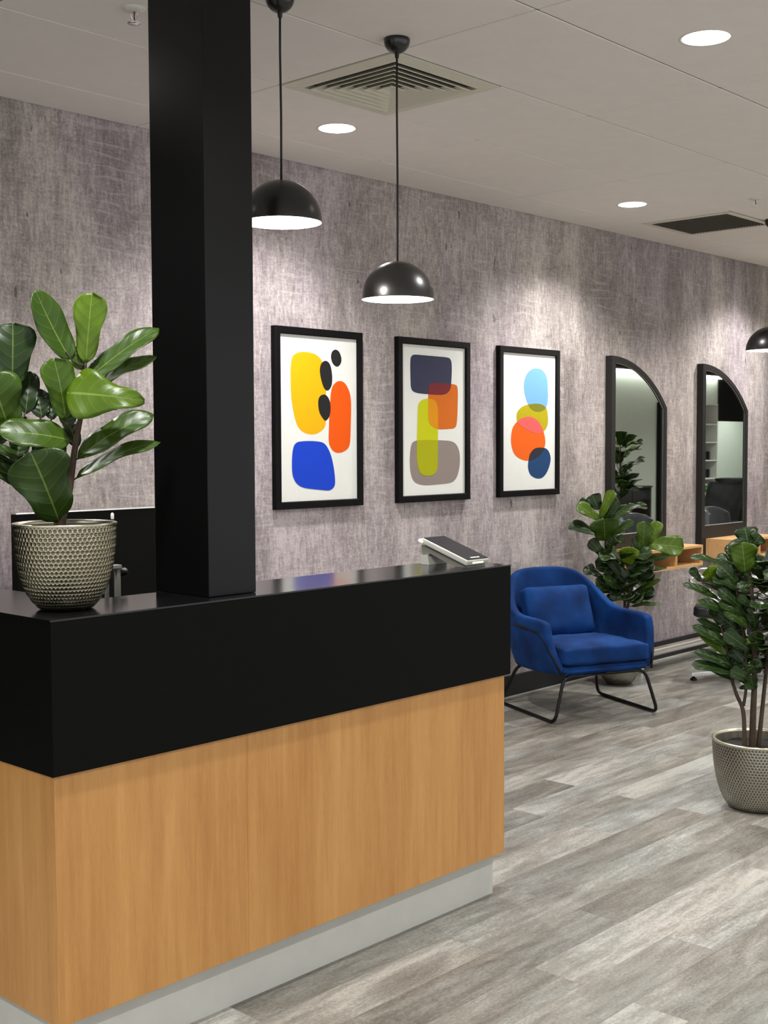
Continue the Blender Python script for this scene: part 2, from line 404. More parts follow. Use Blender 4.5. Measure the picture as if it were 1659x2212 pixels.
# recessed downlights
def make_downlight():
    t = thing('downlight', 'x', 'light')
    bm = bmesh.new(); lathe(bm, [(0.077, 0.001), (0.084, -0.001), (0.090, -0.001), (0.092, 0.003)], 40)
    obj('trim_ring', bm, M['trimw'], t, True)
    bm = bmesh.new(); lathe(bm, [(0.078, 0.003), (0.078, -0.001), (0.060, -0.0025)], 40, cap1=True, cap0=True)
    obj('diffuser', bm, M['downlight'], t)
    L = bpy.data.lights.new('downlight_lamp', 'SPOT'); L.energy = SPOT_W; L.color = SPOT_COL
    L.spot_size = math.radians(132); L.spot_blend = 0.75; L.shadow_soft_size = 0.06
    lo = bpy.data.objects.new('lamp', L); C.objects.link(lo); lo.parent = t; lo.location = (0, 0, -0.035)
    return t
DL = make_downlight()
first = True
lab = {(3.9, 3.88): 'round lit downlight in the ceiling between the two near pendant cords, close to the wall',
       (3.9, 2.12): 'largest round lit downlight, upper right corner of the ceiling',
       (6.3, 3.88): 'smallest round lit downlight in the ceiling, just left of the dark grille'}
for x in (-0.9, 1.5, 3.9, 6.3, 8.7, 11.1, 13.5, 15.9, 18.3, 20.7, 23.1):
    for y in (3.88, 2.12, 0.32):
        lb = lab.get((x, y), 'unseen round downlight added to brighten the far back wall reflected in the right mirror')
        if (x, y) == (6.3, 2.12): continue
        if first: DL.location = (x, y, H); DL['label'] = lb; DL['group'] = 'round ceiling downlights'; first = False
        else: dup(DL, (x, y, H), 0, lb, 'round ceiling downlights')
for x in (21.6, 23.0): dup(DL, (x, -2.3, H), 0, 'unseen round downlight added to brighten the far back wall reflected in the right mirror', 'round ceiling downlights')  # extra lamps off the grid, added to brighten the far back wall
# sprinklers
def make_sprinkler():
    t = thing('sprinkler', 'x', 'sprinkler')
    bm = bmesh.new(); lathe(bm, [(0.037, 0.001), (0.036, -0.004), (0.024, -0.009), (0.012, -0.010)], 32, cap1=True); obj('ceiling_plate', bm, M['trimw'], t, True)
    bm = bmesh.new()
    for s in (-1, 1): tube(bm, fillet([(s*0.007, 0, -0.008), (s*0.014, 0, -0.018), (s*0.010, 0, -0.032), (0, 0, -0.042)], 0.006), 0.0022, 8)
    obj('yoke', bm, M['steel'], t, True)
    bm = bmesh.new(); tube(bm, [(0, 0, -0.010), (0, 0, -0.036)], 0.0022, 8); obj('glass_bulb', bm, M['red'], t, True)
    bm = bmesh.new(); lathe(bm, [(0.003, -0.040), (0.021, -0.045), (0.022, -0.047), (0.004, -0.048)], 24, cap0=True, cap1=True); obj('deflector', bm, M['steel'], t, True)
    return t
s = make_sprinkler(); s.location = (2.403, 3.283, H); s['label'] = 'small fire sprinkler with a red bulb in the ceiling left of the black column'
dup(s, (6.616, 3.28, H), 0, 'small fire sprinkler in the ceiling at the right, above the dark return-air grille')

# pendants
def pendant(x, y, zr, R=0.125, hh=0.128, rr=0.0445, label=''):
    t = thing('pendant_lamp', label, 'lamp', (x, y, zr), 0, 'black dome pendant lamps')
    n = 14
    outer = [(R*math.sin(a), hh*math.cos(a)) for a in [PI/2*k/n for k in range(n, 0, -1)]]+[(0.006, hh)]
    bm = bmesh.new(); lathe(bm, [(R-0.0025, -0.001), (R+0.001, -0.003), (R+0.001, 0.001)]+outer, 64, cap1=True)
    sh = obj('shade', bm, M['shade'], t, True, 50)
    inner = [((R-0.0025)*math.sin(a), (hh-0.004)*math.cos(a)) for a in [PI/2*k/n for k in range(n, 0, -1)]]
    bm = bmesh.new(); lathe(bm, [(R-0.0025, -0.001)]+inner, 64)
    obj('shade_lining', bm, M['shade_in'], sh, True)
    bm = bmesh.new(); lathe(bm, [(0.014, 0.10), (0.016, 0.075), (0.03, 0.055), (0.034, 0.04), (0.030, 0.022), (0.018, 0.012), (0.004, 0.009)], 24, cap0=True, cap1=True)
    obj('bulb', bm, M['bulb'], t, True)
    top = H-zr
    bm = bmesh.new(); tube(bm, [(0, 0, hh-0.002), (0.0015, 0, hh+(top-hh)*0.35), (-0.001, 0, hh+(top-hh)*0.7), (0, 0, top-0.05)], 0.0035, 8)
    obj('cord', bm, M['cord'], t, True)
    hr = rr*1.02
    bm = bmesh.new(); lathe(bm, [(rr*0.96, 0), (rr, -0.004)]+[(rr*math.cos(a), -0.004-hr*math.sin(a)) for a in [PI/2*k/10 for k in range(1, 9)]]+[(0.008, -hr-0.003), (0.0065, -hr-0.018), (0.004, -hr-0.019)], 40, (0, 0, top), cap1=True)
    obj('ceiling_rose', bm, M['shade'], t, True)
    L = bpy.data.lights.new('pendant_light', 'POINT'); L.energy = PENDANT_W*(R/0.125)**2; L.color = (1.0, 0.95, 0.88); L.shadow_soft_size = 0.03
    lo = bpy.data.objects.new('light', L); C.objects.link(lo); lo.parent = t; lo.location = (0, 0, -0.012)
pendant(2.645, 2.874, 2.198, label='black dome pendant lamp hanging highest, half hidden behind the black column')
pendant(3.188, 2.884, 2.008, label='black dome pendant lamp hanging in full view above the framed pictures, right of the column')
pendant(7.32, 3.511, 2.082, 0.154, 0.147, 0.050, 'black dome pendant lamp cut by the right edge, in front of the second mirror')

# ================================================================== RECEPTION COUNTER
t = thing('reception_counter', 'L-shaped reception counter with black upper box above blond timber panels and grey kickboard', 'counter', (1.57, 2.50, 0))
XL, XR, YF, YB, ZT, ZB = 0.0, 1.750, 0.0, 0.262, 1.113, 0.7465
def ell(bm, off, w_, z0, z1, xr, ylen=1.55):
    pts = [(off, off), (xr, off), (xr, w_), (w_, w_), (w_, ylen), (off, ylen)]
    prism(bm, pts, 'z', z0, z1)
bm = bmesh.new(); ell(bm, 0.0, YB, ZB, ZT-0.003, XR)
bmesh.ops.bevel(bm, geom=[e for e in bm.edges], offset=0.0012, segments=2, affect='EDGES')
obj('upper_box', bm, M['black'], t)
bm = bmesh.new(); ell(bm, -0.0006, YB+0.0006, ZT-0.004, ZT, XR+0.0006)
bmesh.ops.bevel(bm, geom=[e for e in bm.edges if e.verts[0].co.z > ZT-0.001 and e.verts[1].co.z > ZT-0.001], offset=0.001, segments=2, affect='EDGES')
obj('counter_top', bm, M['black_top'], t)
pz0, pz1 = 0.146, ZB
obj('front_panel', B(0.010, 0.599, 0.010, 0.030, pz0, pz1, bev=0.0006, seg=1), M['beech'], t)
obj('front_panel', B(0.5994, 1.728, 0.010, 0.030, pz0, pz1, bev=0.0006, seg=1), M['beech'], t)
obj('side_panel', B(0.010, 0.030, 0.030, 1.54, pz0, pz1, bev=0.0006, seg=1), M['beech'], t)
obj('side_panel', B(1.708, 1.728, 0.030, 0.235, pz0, pz1, bev=0.0006, seg=1), M['beech'], t)
bm = bmesh.new()
prism(bm, [(0.050, 0.048), (1.715, 0.048), (1.715, 0.23), (0.235, 0.23), (0.235, 1.53), (0.050, 1.53)], 'z', 0, 0.1459)
obj('kickboard', bm, M['kick'], t)
bm = bmesh.new(); prism(bm, [(0.25, 0.23), (1.70, 0.23), (1.70, 0.80), (0.80, 0.80), (0.80, 1.50), (0.25, 1.50)], 'z', 0.715, 0.7445)
obj('desk_top', bm, M['black'], t)
# column
bm = bmesh.new(); box(bm, -0.082, 0.082, -0.115, 0.115, 0, H-ZT-0.001, 0.002)
c = obj('square_column', bm, M['column']); c.location = (2.166, 2.672, ZT+0.0005)
tag(c, 'tall square black column rising from the reception counter to the ceiling', 'column')
# low dark cabinet behind the counter
t = thing('partition_screen', 'black upright partition panel with thin pale top rail behind the counter plant', 'partition', (2.41, 4.05, 0))
obj('panel', B(0, 1.05, 0.0, 0.034, 0.03, 1.2625, bev=0.001), M['black'], t)
obj('top_rail', B(-0.002, 1.052, -0.004, 0.038, 1.263, 1.268, bev=0.001), M['steel'], t)
for xx in (0.12, 0.86): obj('foot', B(xx, xx+0.06, -0.16, 0.19, 0.0, 0.0295, bev=0.003), M['steel'], t)
# chrome stand on the hidden desk
t = thing('hoop_stand', 'grey metal hoop stand with a black knob behind the hammered plant pot', 'stand', (2.035, 2.93, 0.745))
bm = bmesh.new()
box(bm, -0.016, -0.008, -0.006, 0.006, 0.0, 0.430, 0.001); box(bm, 0.018, 0.030, -0.008, 0.008, 0.0, 0.430, 0.001); box(bm, -0.016, 0.030, -0.014, 0.010, 0.424, 0.434, 0.001)
box(bm, -0.04, 0.05, -0.05, 0.05, 0.0, 0.008, 0.002)
obj('hoop', bm, M['device_d'], t)
bm = bmesh.new(); lathe(bm, [(0.002, 0), (0.011, 0.001), (0.012, 0.004), (0.012, 0.020), (0.010, 0.023)], 24, cap0=True, cap1=True)
k = obj('knob', bm, M['rod'], t, True, 40); k.location = (0.030, 0, 0.412); k.rotation_euler = (0, PI/2, 0)
t = thing('cable_post', 'thin chrome post with a bright white tip just behind the counter pot rim', 'post', (2.129, 3.05, 0.745))
bm = bmesh.new(); lathe(bm, [(0.03, 0), (0.03, 0.005), (0.004, 0.007), (0.004, 0.554)], 20, cap0=True, cap1=True); obj('pole', bm, M['rod'], t)
bm = bmesh.new(); lathe(bm, [(0.003, 0.552), (0.0048, 0.555), (0.0048, 0.569), (0.002, 0.573)], 16, cap0=True, cap1=True); obj('tip', bm, M['white'], t, True)
t['label'] = 'thin dark post with a bright white tip just behind the counter pot rim'

# card terminal
t = thing('card_terminal', 'pale grey card payment terminal with tilted dark screen on the counter end', 'card terminal', (3.127, 2.535, ZT+0.0005))
# local: x width 0.085, y length; tilted body
W_, L_ = 0.115, 0.205
bm = bmesh.new(); box(bm, 0, W_, 0, L_, 0, 0.019, 0.004, 3)
body = obj('body', bm, M['device'], t, True, 40); body.rotation_euler = (math.radians(18.5), 0, 0); body.location = (0, 0, 0.006)
obj('screen', B(0.004, W_-0.004, 0.003, L_-0.004, 0.0192, 0.0212, bev=0.0008, seg=1), M['screen'], body)
bm = bmesh.new()
for i, (a, b_) in enumerate(((0.034, 0.040), (0.042, 0.050), (0.052, 0.058), (0.060, 0.068), (0.070, 0.078))): box(bm, a, b_, 0.013, 0.019, 0.0212, 0.0215)
obj('screen_mark', bm, M['label'], body)
bm = bmesh.new(); box(bm, 0.030, 0.085, -0.0012, 0.004, 0.007, 0.012, 0.0005); obj('card_slot', bm, M['yellow_led'], body)
bm = bmesh.new(); box(bm, -0.004, 0.020, L_-0.008, L_+0.010, 0.003, 0.012, 0.002); obj('corner_light', bm, M['yellow_led'], body)
bm = bmesh.new()
for xx in (0.074, 0.081): lathe(bm, [(0.0028, 0), (0.0028, 0.001)], 12, (0, 0, 0), cap0=True, cap1=True)
bm.free()
bm = bmesh.new(); prism(bm, [(0.004, 0.0), (0.055, 0.0), (0.165, 0.038), (0.170, 0.0), (0.192, 0.0), (0.199, 0.066), (0.004, 0.004)], 'x', 0.010, W_-0.010)
obj('base', bm, M['device_d'], t)
bm = bmesh.new(); prism(bm, [(0.160, 0.0), (0.196, 0.0), (0.200, 0.030), (0.168, 0.034)], 'x', 0.004, W_-0.004)
obj('rear_foot', bm, M['device'], t)

# ================================================================== FRAMED PICTURES
def crom(pts, n=6):
    N = len(pts); out = []
    for i in range(N):
        p0, p1, p2, p3 = [Vector(pts[(i+k) % N]) for k in (-1, 0, 1, 2)]
        for k in range(n):
            t_ = k/n; out.append(0.5*((2*p1)+(p2-p0)*t_+(2*p0-5*p1+4*p2-p3)*t_*t_+(3*p1-p0-3*p2+p3)*t_**3))
    return out
def area(P): return 0.5*sum(P[i].x*P[(i+1) % len(P)].y-P[(i+1) % len(P)].x*P[i].y for i in range(len(P)))
def clip(S, K):
    if area(K) < 0: K = K[::-1]
    out = list(S)
    for i in range(len(K)):
        a, b = K[i], K[(i+1) % len(K)]; e = b-a; inp = out; out = []
        for j in range(len(inp)):
            p, q = inp[j-1], inp[j]
            sp = e.x*(p.y-a.y)-e.y*(p.x-a.x); sq = e.x*(q.y-a.y)-e.y*(q.x-a.x)
            if (sp >= 0) != (sq >= 0): out.append(p+(q-p)*(sp/(sp-sq)))
            if sq >= 0: out.append(q)
        if not out: return []
    return out
def hull(P):
    P = sorted(set((round(p.x, 5), round(p.y, 5)) for p in P))
    def half(Q):
        h = []
        for p in Q:
            while len(h) > 1 and (h[-1][0]-h[-2][0])*(p[1]-h[-2][1])-(h[-1][1]-h[-2][1])*(p[0]-h[-2][0]) <= 0: h.pop()
            h.append(p)
        return h
    a = half(P); b = half(P[::-1]); return [Vector(p) for p in a[:-1]+b[:-1]]
ART = [
 ('black framed abstract print with yellow, orange and blue blobs, nearest the column', 4.052, dict(
  yellow=((250, 190, 8), [(0.113, 0.704), (0.129, 0.746), (0.173, 0.765), (0.231, 0.767), (0.282, 0.758), (0.324, 0.727), (0.341, 0.657), (0.351, 0.573), (0.353, 0.488), (0.345, 0.412), (0.312, 0.379), (0.259, 0.364), (0.201, 0.372), (0.157, 0.401), (0.132, 0.456), (0.114, 0.539), (0.11, 0.63)]),
  black1=((38, 37, 36), [(0.387, 0.749), (0.395, 0.778), (0.419, 0.79), (0.445, 0.78), (0.461, 0.748), (0.455, 0.721), (0.43, 0.705), (0.401, 0.718)]),
  black2=((38, 37, 36), [(0.308, 0.684), (0.321, 0.718), (0.352, 0.731), (0.381, 0.711), (0.394, 0.659), (0.39, 0.612), (0.367, 0.585), (0.34, 0.591), (0.318, 0.633)]),
  orange=((252, 96, 6), [(0.387, 0.583), (0.414, 0.622), (0.452, 0.634), (0.489, 0.62), (0.519, 0.577), (0.529, 0.52), (0.526, 0.413), (0.518, 0.317), (0.486, 0.283), (0.431, 0.272), (0.391, 0.288), (0.368, 0.327), (0.369, 0.393), (0.375, 0.488)]),
  black3=((38, 37, 36), [(0.295, 0.524), (0.307, 0.553), (0.34, 0.563), (0.368, 0.545), (0.381, 0.507), (0.375, 0.46), (0.348, 0.434), (0.326, 0.445), (0.302, 0.477)]),
  blue=((26, 72, 214), [(0.119, 0.281), (0.137, 0.318), (0.181, 0.33), (0.278, 0.33), (0.338, 0.317), (0.377, 0.269), (0.4, 0.202), (0.41, 0.135), (0.403, 0.102), (0.369, 0.084), (0.303, 0.089), (0.198, 0.101), (0.147, 0.123), (0.12, 0.161), (0.114, 0.216)])), []),
 ('black framed abstract print with navy, orange, lime and taupe rounded blocks, middle of three', 4.930, dict(
  navy=((60, 62, 88), [(0.108, 0.753), (0.117, 0.784), (0.151, 0.795), (0.268, 0.793), (0.405, 0.793), (0.446, 0.781), (0.456, 0.737), (0.449, 0.642), (0.429, 0.605), (0.38, 0.586), (0.268, 0.585), (0.158, 0.59), (0.116, 0.611), (0.109, 0.672)]),
  orange=((228, 116, 26), [(0.257, 0.61), (0.268, 0.637), (0.3, 0.648), (0.38, 0.648), (0.479, 0.645), (0.506, 0.623), (0.507, 0.528), (0.499, 0.432), (0.479, 0.403), (0.429, 0.397), (0.339, 0.395), (0.291, 0.409), (0.256, 0.44), (0.253, 0.523)]),
  grey=((158, 144, 136), [(0.11, 0.296), (0.134, 0.327), (0.204, 0.336), (0.364, 0.334), (0.462, 0.326), (0.509, 0.294), (0.526, 0.241), (0.52, 0.177), (0.495, 0.124), (0.445, 0.098), (0.331, 0.091), (0.219, 0.09), (0.148, 0.106), (0.114, 0.143), (0.101, 0.214)]),
  yellow=((216, 218, 14), [(0.167, 0.46), (0.17, 0.521), (0.197, 0.55), (0.252, 0.561), (0.3, 0.555), (0.328, 0.529), (0.336, 0.462), (0.333, 0.295), (0.331, 0.19), (0.307, 0.151), (0.251, 0.14), (0.195, 0.151), (0.169, 0.188), (0.158, 0.255), (0.162, 0.357)])),
  [('navy', 'orange', (128, 42, 48)), ('orange', 'yellow', (240, 158, 8)), ('yellow', 'grey', (186, 186, 8))]),
 ('black framed abstract print with a stack of blue, olive and orange circles, by the mirrors', 5.810, dict(
  sky=((128, 186, 236), [(0.247, 0.662), (0.27, 0.72), (0.317, 0.755), (0.375, 0.767), (0.434, 0.758), (0.479, 0.722), (0.493, 0.659), (0.494, 0.578), (0.474, 0.531), (0.425, 0.51), (0.357, 0.509), (0.299, 0.539), (0.261, 0.595)]),
  olive=((194, 178, 14), [(0.178, 0.453), (0.182, 0.498), (0.232, 0.533), (0.318, 0.551), (0.415, 0.553), (0.474, 0.531), (0.494, 0.485), (0.491, 0.428), (0.455, 0.39), (0.377, 0.375), (0.261, 0.403), (0.205, 0.425)]),
  orange=((252, 106, 20), [(0.123, 0.357), (0.139, 0.408), (0.186, 0.447), (0.252, 0.471), (0.328, 0.472), (0.396, 0.447), (0.445, 0.393), (0.468, 0.329), (0.452, 0.277), (0.397, 0.237), (0.31, 0.212), (0.224, 0.22), (0.158, 0.251), (0.127, 0.302)]),
  navy=((32, 72, 118), [(0.293, 0.198), (0.31, 0.25), (0.358, 0.283), (0.426, 0.289), (0.486, 0.279), (0.52, 0.242), (0.52, 0.195), (0.486, 0.138), (0.437, 0.106), (0.378, 0.103), (0.32, 0.124), (0.295, 0.159)])),
  [('sky', 'olive', (136, 136, 34)), ('olive', 'orange', (250, 102, 98)), ('orange', 'navy', (48, 50, 58))])]
ink = {}
def inkm(c):
    if c not in ink: ink[c] = paint('print_ink_%d_%d_%d' % c, tuple(q*0.80 for q in srgb(*c)[:3])+(1,), 0.7, 0.02, spec=0.2)
    return ink[c]
for lb, xl, shapes, ov in ART:
    t = thing('framed_print', lb, 'picture', (xl, YW, 1.198), 0, 'three framed abstract prints')
    FW, FH, bw = 0.606, 0.884, 0.036
    bm = bmesh.new()
    # mitred frame
    prof = [(0, -0.001), (0, -0.030), (0.003, -0.032), (bw-0.004, -0.032), (bw, -0.029), (bw, -0.008)]
    rings = []
    for k_, y_ in prof: rings.append([bm.verts.new((x, y_, z)) for x, z in ((k_, k_), (FW-k_, k_), (FW-k_, FH-k_), (k_, FH-k_))])
    for a, b_ in zip(rings, rings[1:]):
        for i in range(4): bm.faces.new((a[i], a[(i+1) % 4], b_[(i+1) % 4], b_[i]))
    obj('frame', bm, M['frame'], t)
    bm = bmesh.new(); box(bm, 0.006, FW-0.006, -0.018, -0.002, 0.006, FH-0.006)
    mats = [M['canvas']]; cur = {}; lay = -0.0184
    def layer(P, c, y):
        m_ = inkm(c)
        if m_ not in mats: mats.append(m_)
        prism(bm, [(p.x, p.y) for p in P], 'y', y, y+0.0002, mats.index(m_))
    for k_, (c_, pts) in shapes.items():
        P = hull(crom(pts)); cur[k_] = P; layer(P, c_, lay); lay -= 0.00025
    for a, b_, c_ in ov:
        P = clip(cur[a], cur[b_])
        if len(P) > 2: layer(P, c_, lay); lay -= 0.00025
    obj('print', bm, mats, t)

# ================================================================== MIRRORS AND SHELVES
def arch(xw, z0, z1, zt, n=20):
    hgt = zt-z1; R = (xw*xw+hgt*hgt)/(2*hgt)
    a1 = math.asin(xw/R)
    return [(R*math.sin(a1*k/n), zt-R+R*math.cos(a1*k/n)) for k in range(n+1)]+[(xw, z0), (0, z0)]
def make_mirror():
    t = thing('wall_mirror', 'x', 'mirror', group='arched wall mirrors')
    xw, z0, z1, zt = 0.700, 0.690, 1.752, 2.079
    out = arch(xw, z0, z1, zt)
    bw = 0.045
    inn = [(x+bw, z) for x, z in arch(xw-bw-0.034, 0.908, z1-0.008, zt-0.046)]
    inn = inn
    bm = bmesh.new()
    def ring(P, y): return [bm.verts.new((p[0], y, p[1])) for p in P]
    o0, o1, i1, i0 = ring(out, -0.001), ring(out, -0.050), ring(inn, -0.050), ring(inn, -0.034)
    for a, b_ in ((o0, o1), (o1, i1), (i1, i0)):
        for i in range(len(a)): bm.faces.new((a[i], a[(i+1) % len(a)], b_[(i+1) % len(a)], b_[i]))
    obj('frame', bm, M['mframe'], t)
    bm = bmesh.new(); prism(bm, inn, 'y', -0.038, -0.030)
    gl = obj('glass', bm, M['mirror'], t)
    bm = bmesh.new()
    P = inn; r0 = ring(P, -0.0395)
    cx = sum(p[0] for p in P)/len(P); cz = sum(p[1] for p in P)/len(P)
    r1 = ring([(x+(cx-x)*0.012, z+(cz-z)*0.006) for x, z in P], -0.0385)
    for i in range(len(P)): bm.faces.new((r0[i], r0[(i+1) % len(P)], r1[(i+1) % len(P)], r1[i]))
    obj('bevelled_edge', bm, M['steel'], gl)
    return t
mr = make_mirror(); mr.location = (6.972, YW, 0); mr['label'] = 'left half-arched charcoal framed wall mirror, above the fig plant and nearer the prints'
dup(mr, (8.172, YW, 0), 0, 'right half-arched charcoal framed wall mirror, farther along the wall behind the hanging lamp')
dup(mr, (9.372, YW, 0), 0, 'third half-arched wall mirror, outside the frame to the right')
def make_shelf():
    t = thing('station_shelf', 'x', 'shelf', group='floating timber styling shelves')
    w_, d, z0, z1, th = 0.700, 0.300, 0.676, 0.816, 0.016
    bm = bmesh.new()
    for a in ((0, w_, -d, -0.0015, z1-th, z1), (0, w_, -d, -0.0015, z0, z0+th), (0, th, -d, -0.0015, z0+th, z1-th), (w_-th, w_, -d, -0.0015, z0+th, z1-th), (th, w_-th, -0.012, -0.0015, z0+th, z1-th)):
        box(bm, *a)
    obj('box', bm, M['shelf'], t)
    obj('divider', B(w_/2-0.008, w_/2+0.008, -d+0.001, -0.012, z0+th, z1-th), M['shelf'], t)
    return t
sh = make_shelf(); sh.location = (7.032, YW-0.051, 0)
sh['label'] = 'pale timber floating box shelf with open cubbies, left one partly behind fig leaves'
for o_ in (sh,): pass
sh.location = (7.032, YW, 0)
s2 = dup(sh, (8.236, YW, 0), 0, 'pale timber floating box shelf with open cubbies under the right mirror')
dup(sh, (9.436, YW, 0), 0, 'third pale timber floating shelf, outside the frame to the right')

# chrome foot rail
t = thing('foot_rail', 'polished chrome foot rail running just above the floor along the black baseboard', 'rail', (7.03, 4.315, 0))
bm = bmesh.new(); tube(bm, [(0, 0, 0.115), (1.36, 0, 0.115)], 0.029, 24); r_ = obj('rail', bm, M['steel'], t, True, 40)
for s_ in (0, 1.36):
    bm = bmesh.new(); lathe(bm, [(0.012, 0), (0.027, 0.003), (0.0275, 0.008)], 20, cap0=True, cap1=True)
    e = obj('end_cap', bm, M['steel'], t, True); e.location = (s_+(0.004 if s_ else -0.004), 0, 0.115); e.rotation_euler = (0, (-PI/2 if s_ else PI/2), 0)
for xx in (0.13, 1.165):
    bm = bmesh.new(); lathe(bm, [(0.042, 0.0), (0.042, 0.004), (0.017, 0.008), (0.017, 0.095)], 28, cap0=True, cap1=True)
    f = obj('leg', bm, M['chrome'], t, True, 35); f.location = (xx, 0, 0.0005)

# ================================================================== BLUE ARMCHAIR
t = thing('armchair', 'royal blue velvet armchair with black bent-rod frame beside the counter', 'armchair', (5.804, 3.713, 0), math.radians(-23.7))
# control columns: bottom point, rim point (right half); local x side, y depth
cols = [((0.270, 0.010, 0.275), (0.325, 0.075, 0.538)),
        ((0.282, 0.070, 0.262), (0.338, 0.130, 0.555)),
        ((0.295, 0.220, 0.255), (0.342, 0.280, 0.553)),
        ((0.288, 0.420, 0.250), (0.328, 0.450, 0.556)),
        ((0.262, 0.515, 0.250), (0.300, 0.560, 0.655)),
        ((0.195, 0.560, 0.250), (0.232, 0.645, 0.748)),
        ((0.105, 0.580, 0.250), (0.155, 0.695, 0.776)),
        ((0.000, 0.585, 0.250), (0.000, 0.710, 0.780))]
full = [((-a[0], a[1], a[2]), (-b[0], b[1], b[2])) for a, b in cols]+[c_ for c_ in cols[-2::-1]]
NH = 6
bm = bmesh.new(); grid = []
for a, b in full:
    a, b = Vector(a), Vector(b); col_ = []
    mid_out = Vector((math.copysign(0.030, a.x) if abs(a.x) > 0.05 else 0, 0.030 if a.y > 0.5 else 0.0, 0))
    for k in range(NH+1):
        u = k/NH; p = a.lerp(b, u)+mid_out*math.sin(PI*u)*0.7
        col_.append(bm.verts.new(p))
    grid.append(col_)
for i in range(len(grid)-1):
    for k in range(NH): bm.faces.new((grid[i][k], grid[i+1][k], grid[i+1][k+1], grid[i][k+1]))
shell = obj('shell', bm, M['velvet'], t, True)
md = shell.modifiers.new('s', 'SOLIDIFY'); md.thickness = 0.052; md.offset = 0.0
md = shell.modifiers.new('b', 'BEVEL'); md.width = 0.016; md.segments = 2; md.limit_method = 'ANGLE'; md.angle_limit = math.radians(50)
md = shell.modifiers.new('d', 'SUBSURF'); md.levels = 2; md.render_levels = 2
bm = bmesh.new(); prism(bm, [(-0.272, -0.006), (0.272, -0.006), (0.285, 0.25), (0.255, 0.50), (0.16, 0.59), (-0.16, 0.59), (-0.255, 0.50), (-0.285, 0.25)], 'z', 0.262, 0.302)
bmesh.ops.bevel(bm, geom=bm.edges[:], offset=0.014, segments=3, affect='EDGES')
obj('seat_base', bm, M['velvet'], t, True, 45)
def cushion(w_, d_, h_, puff, seg=14, rnd=0.022):
    bm = bmesh.new(); box(bm, -w_/2, w_/2, -d_/2, d_/2, -h_/2, h_/2)
    bmesh.ops.subdivide_edges(bm, edges=bm.edges[:], cuts=seg, use_grid_fill=True)
    for v in bm.verts:
        x, y, z = v.co; fx = 1-abs(2*x/w_)**4; fy = 1-abs(2*y/d_)**4; fz = 1-abs(2*z/h_)**2
        # round the box
        q = Vector((max(-w_/2+rnd, min(w_/2-rnd, x)), max(-d_/2+rnd, min(d_/2-rnd, y)), max(-h_/2+rnd, min(h_/2-rnd, z))))
        dlt = v.co-q
        if dlt.length > 1e-6: v.co = q+dlt.normalized()*rnd
        v.co.z += math.copysign(puff, z)*fx*fy if abs(z) > h_*0.2 else 0
        v.co.z += 0.002*math.sin(x*31+y*17)+0.0015*math.sin(y*43-x*12)
    return bm
cu = obj('seat_cushion', cushion(0.545, 0.56, 0.098, 0.012), M['velvet'], t, True); cu.location = (0, 0.265, 0.354); cu.rotation_euler = (math.radians(-1.5), 0, 0)
pi_ = obj('back_pillow', cushion(0.43, 0.29, 0.085, 0.030), M['velvet'], t, True); pi_.location = (0.0, 0.520, 0.535); pi_.rotation_euler = (math.radians(68), 0, 0)
# rod frame
def loopside(s):
    pts = [(0, 0.020, 0.252), (s*0.262, 0.020, 0.252), (s*0.333, -0.005, 0.0105), (s*0.333, 0.600, 0.0105), (s*0.262, 0.520, 0.240), (0, 0.520, 0.240)]
    bm = bmesh.new(); tube(bm, fillet(pts, 0.055, 8), 0.0095, 12); return bm
for s_ in (-1, 1): obj('sled_leg', loopside(s_), M['rod'], t, True)
for s_ in (-1, 1):
    pts = [(s_*0.288, -0.004, 0.262), (s_*0.338, 0.045, 0.390), (s_*0.360, 0.110, 0.482), (s_*0.370, 0.300, 0.497), (s_*0.352, 0.430, 0.497), (s_*0.332, 0.470, 0.40), (s_*0.290, 0.480, 0.258)]
    bm = bmesh.new(); tube(bm, fillet(pts, 0.05, 8), 0.0065, 10); obj('arm_rod', bm, M['rod'], t, True)

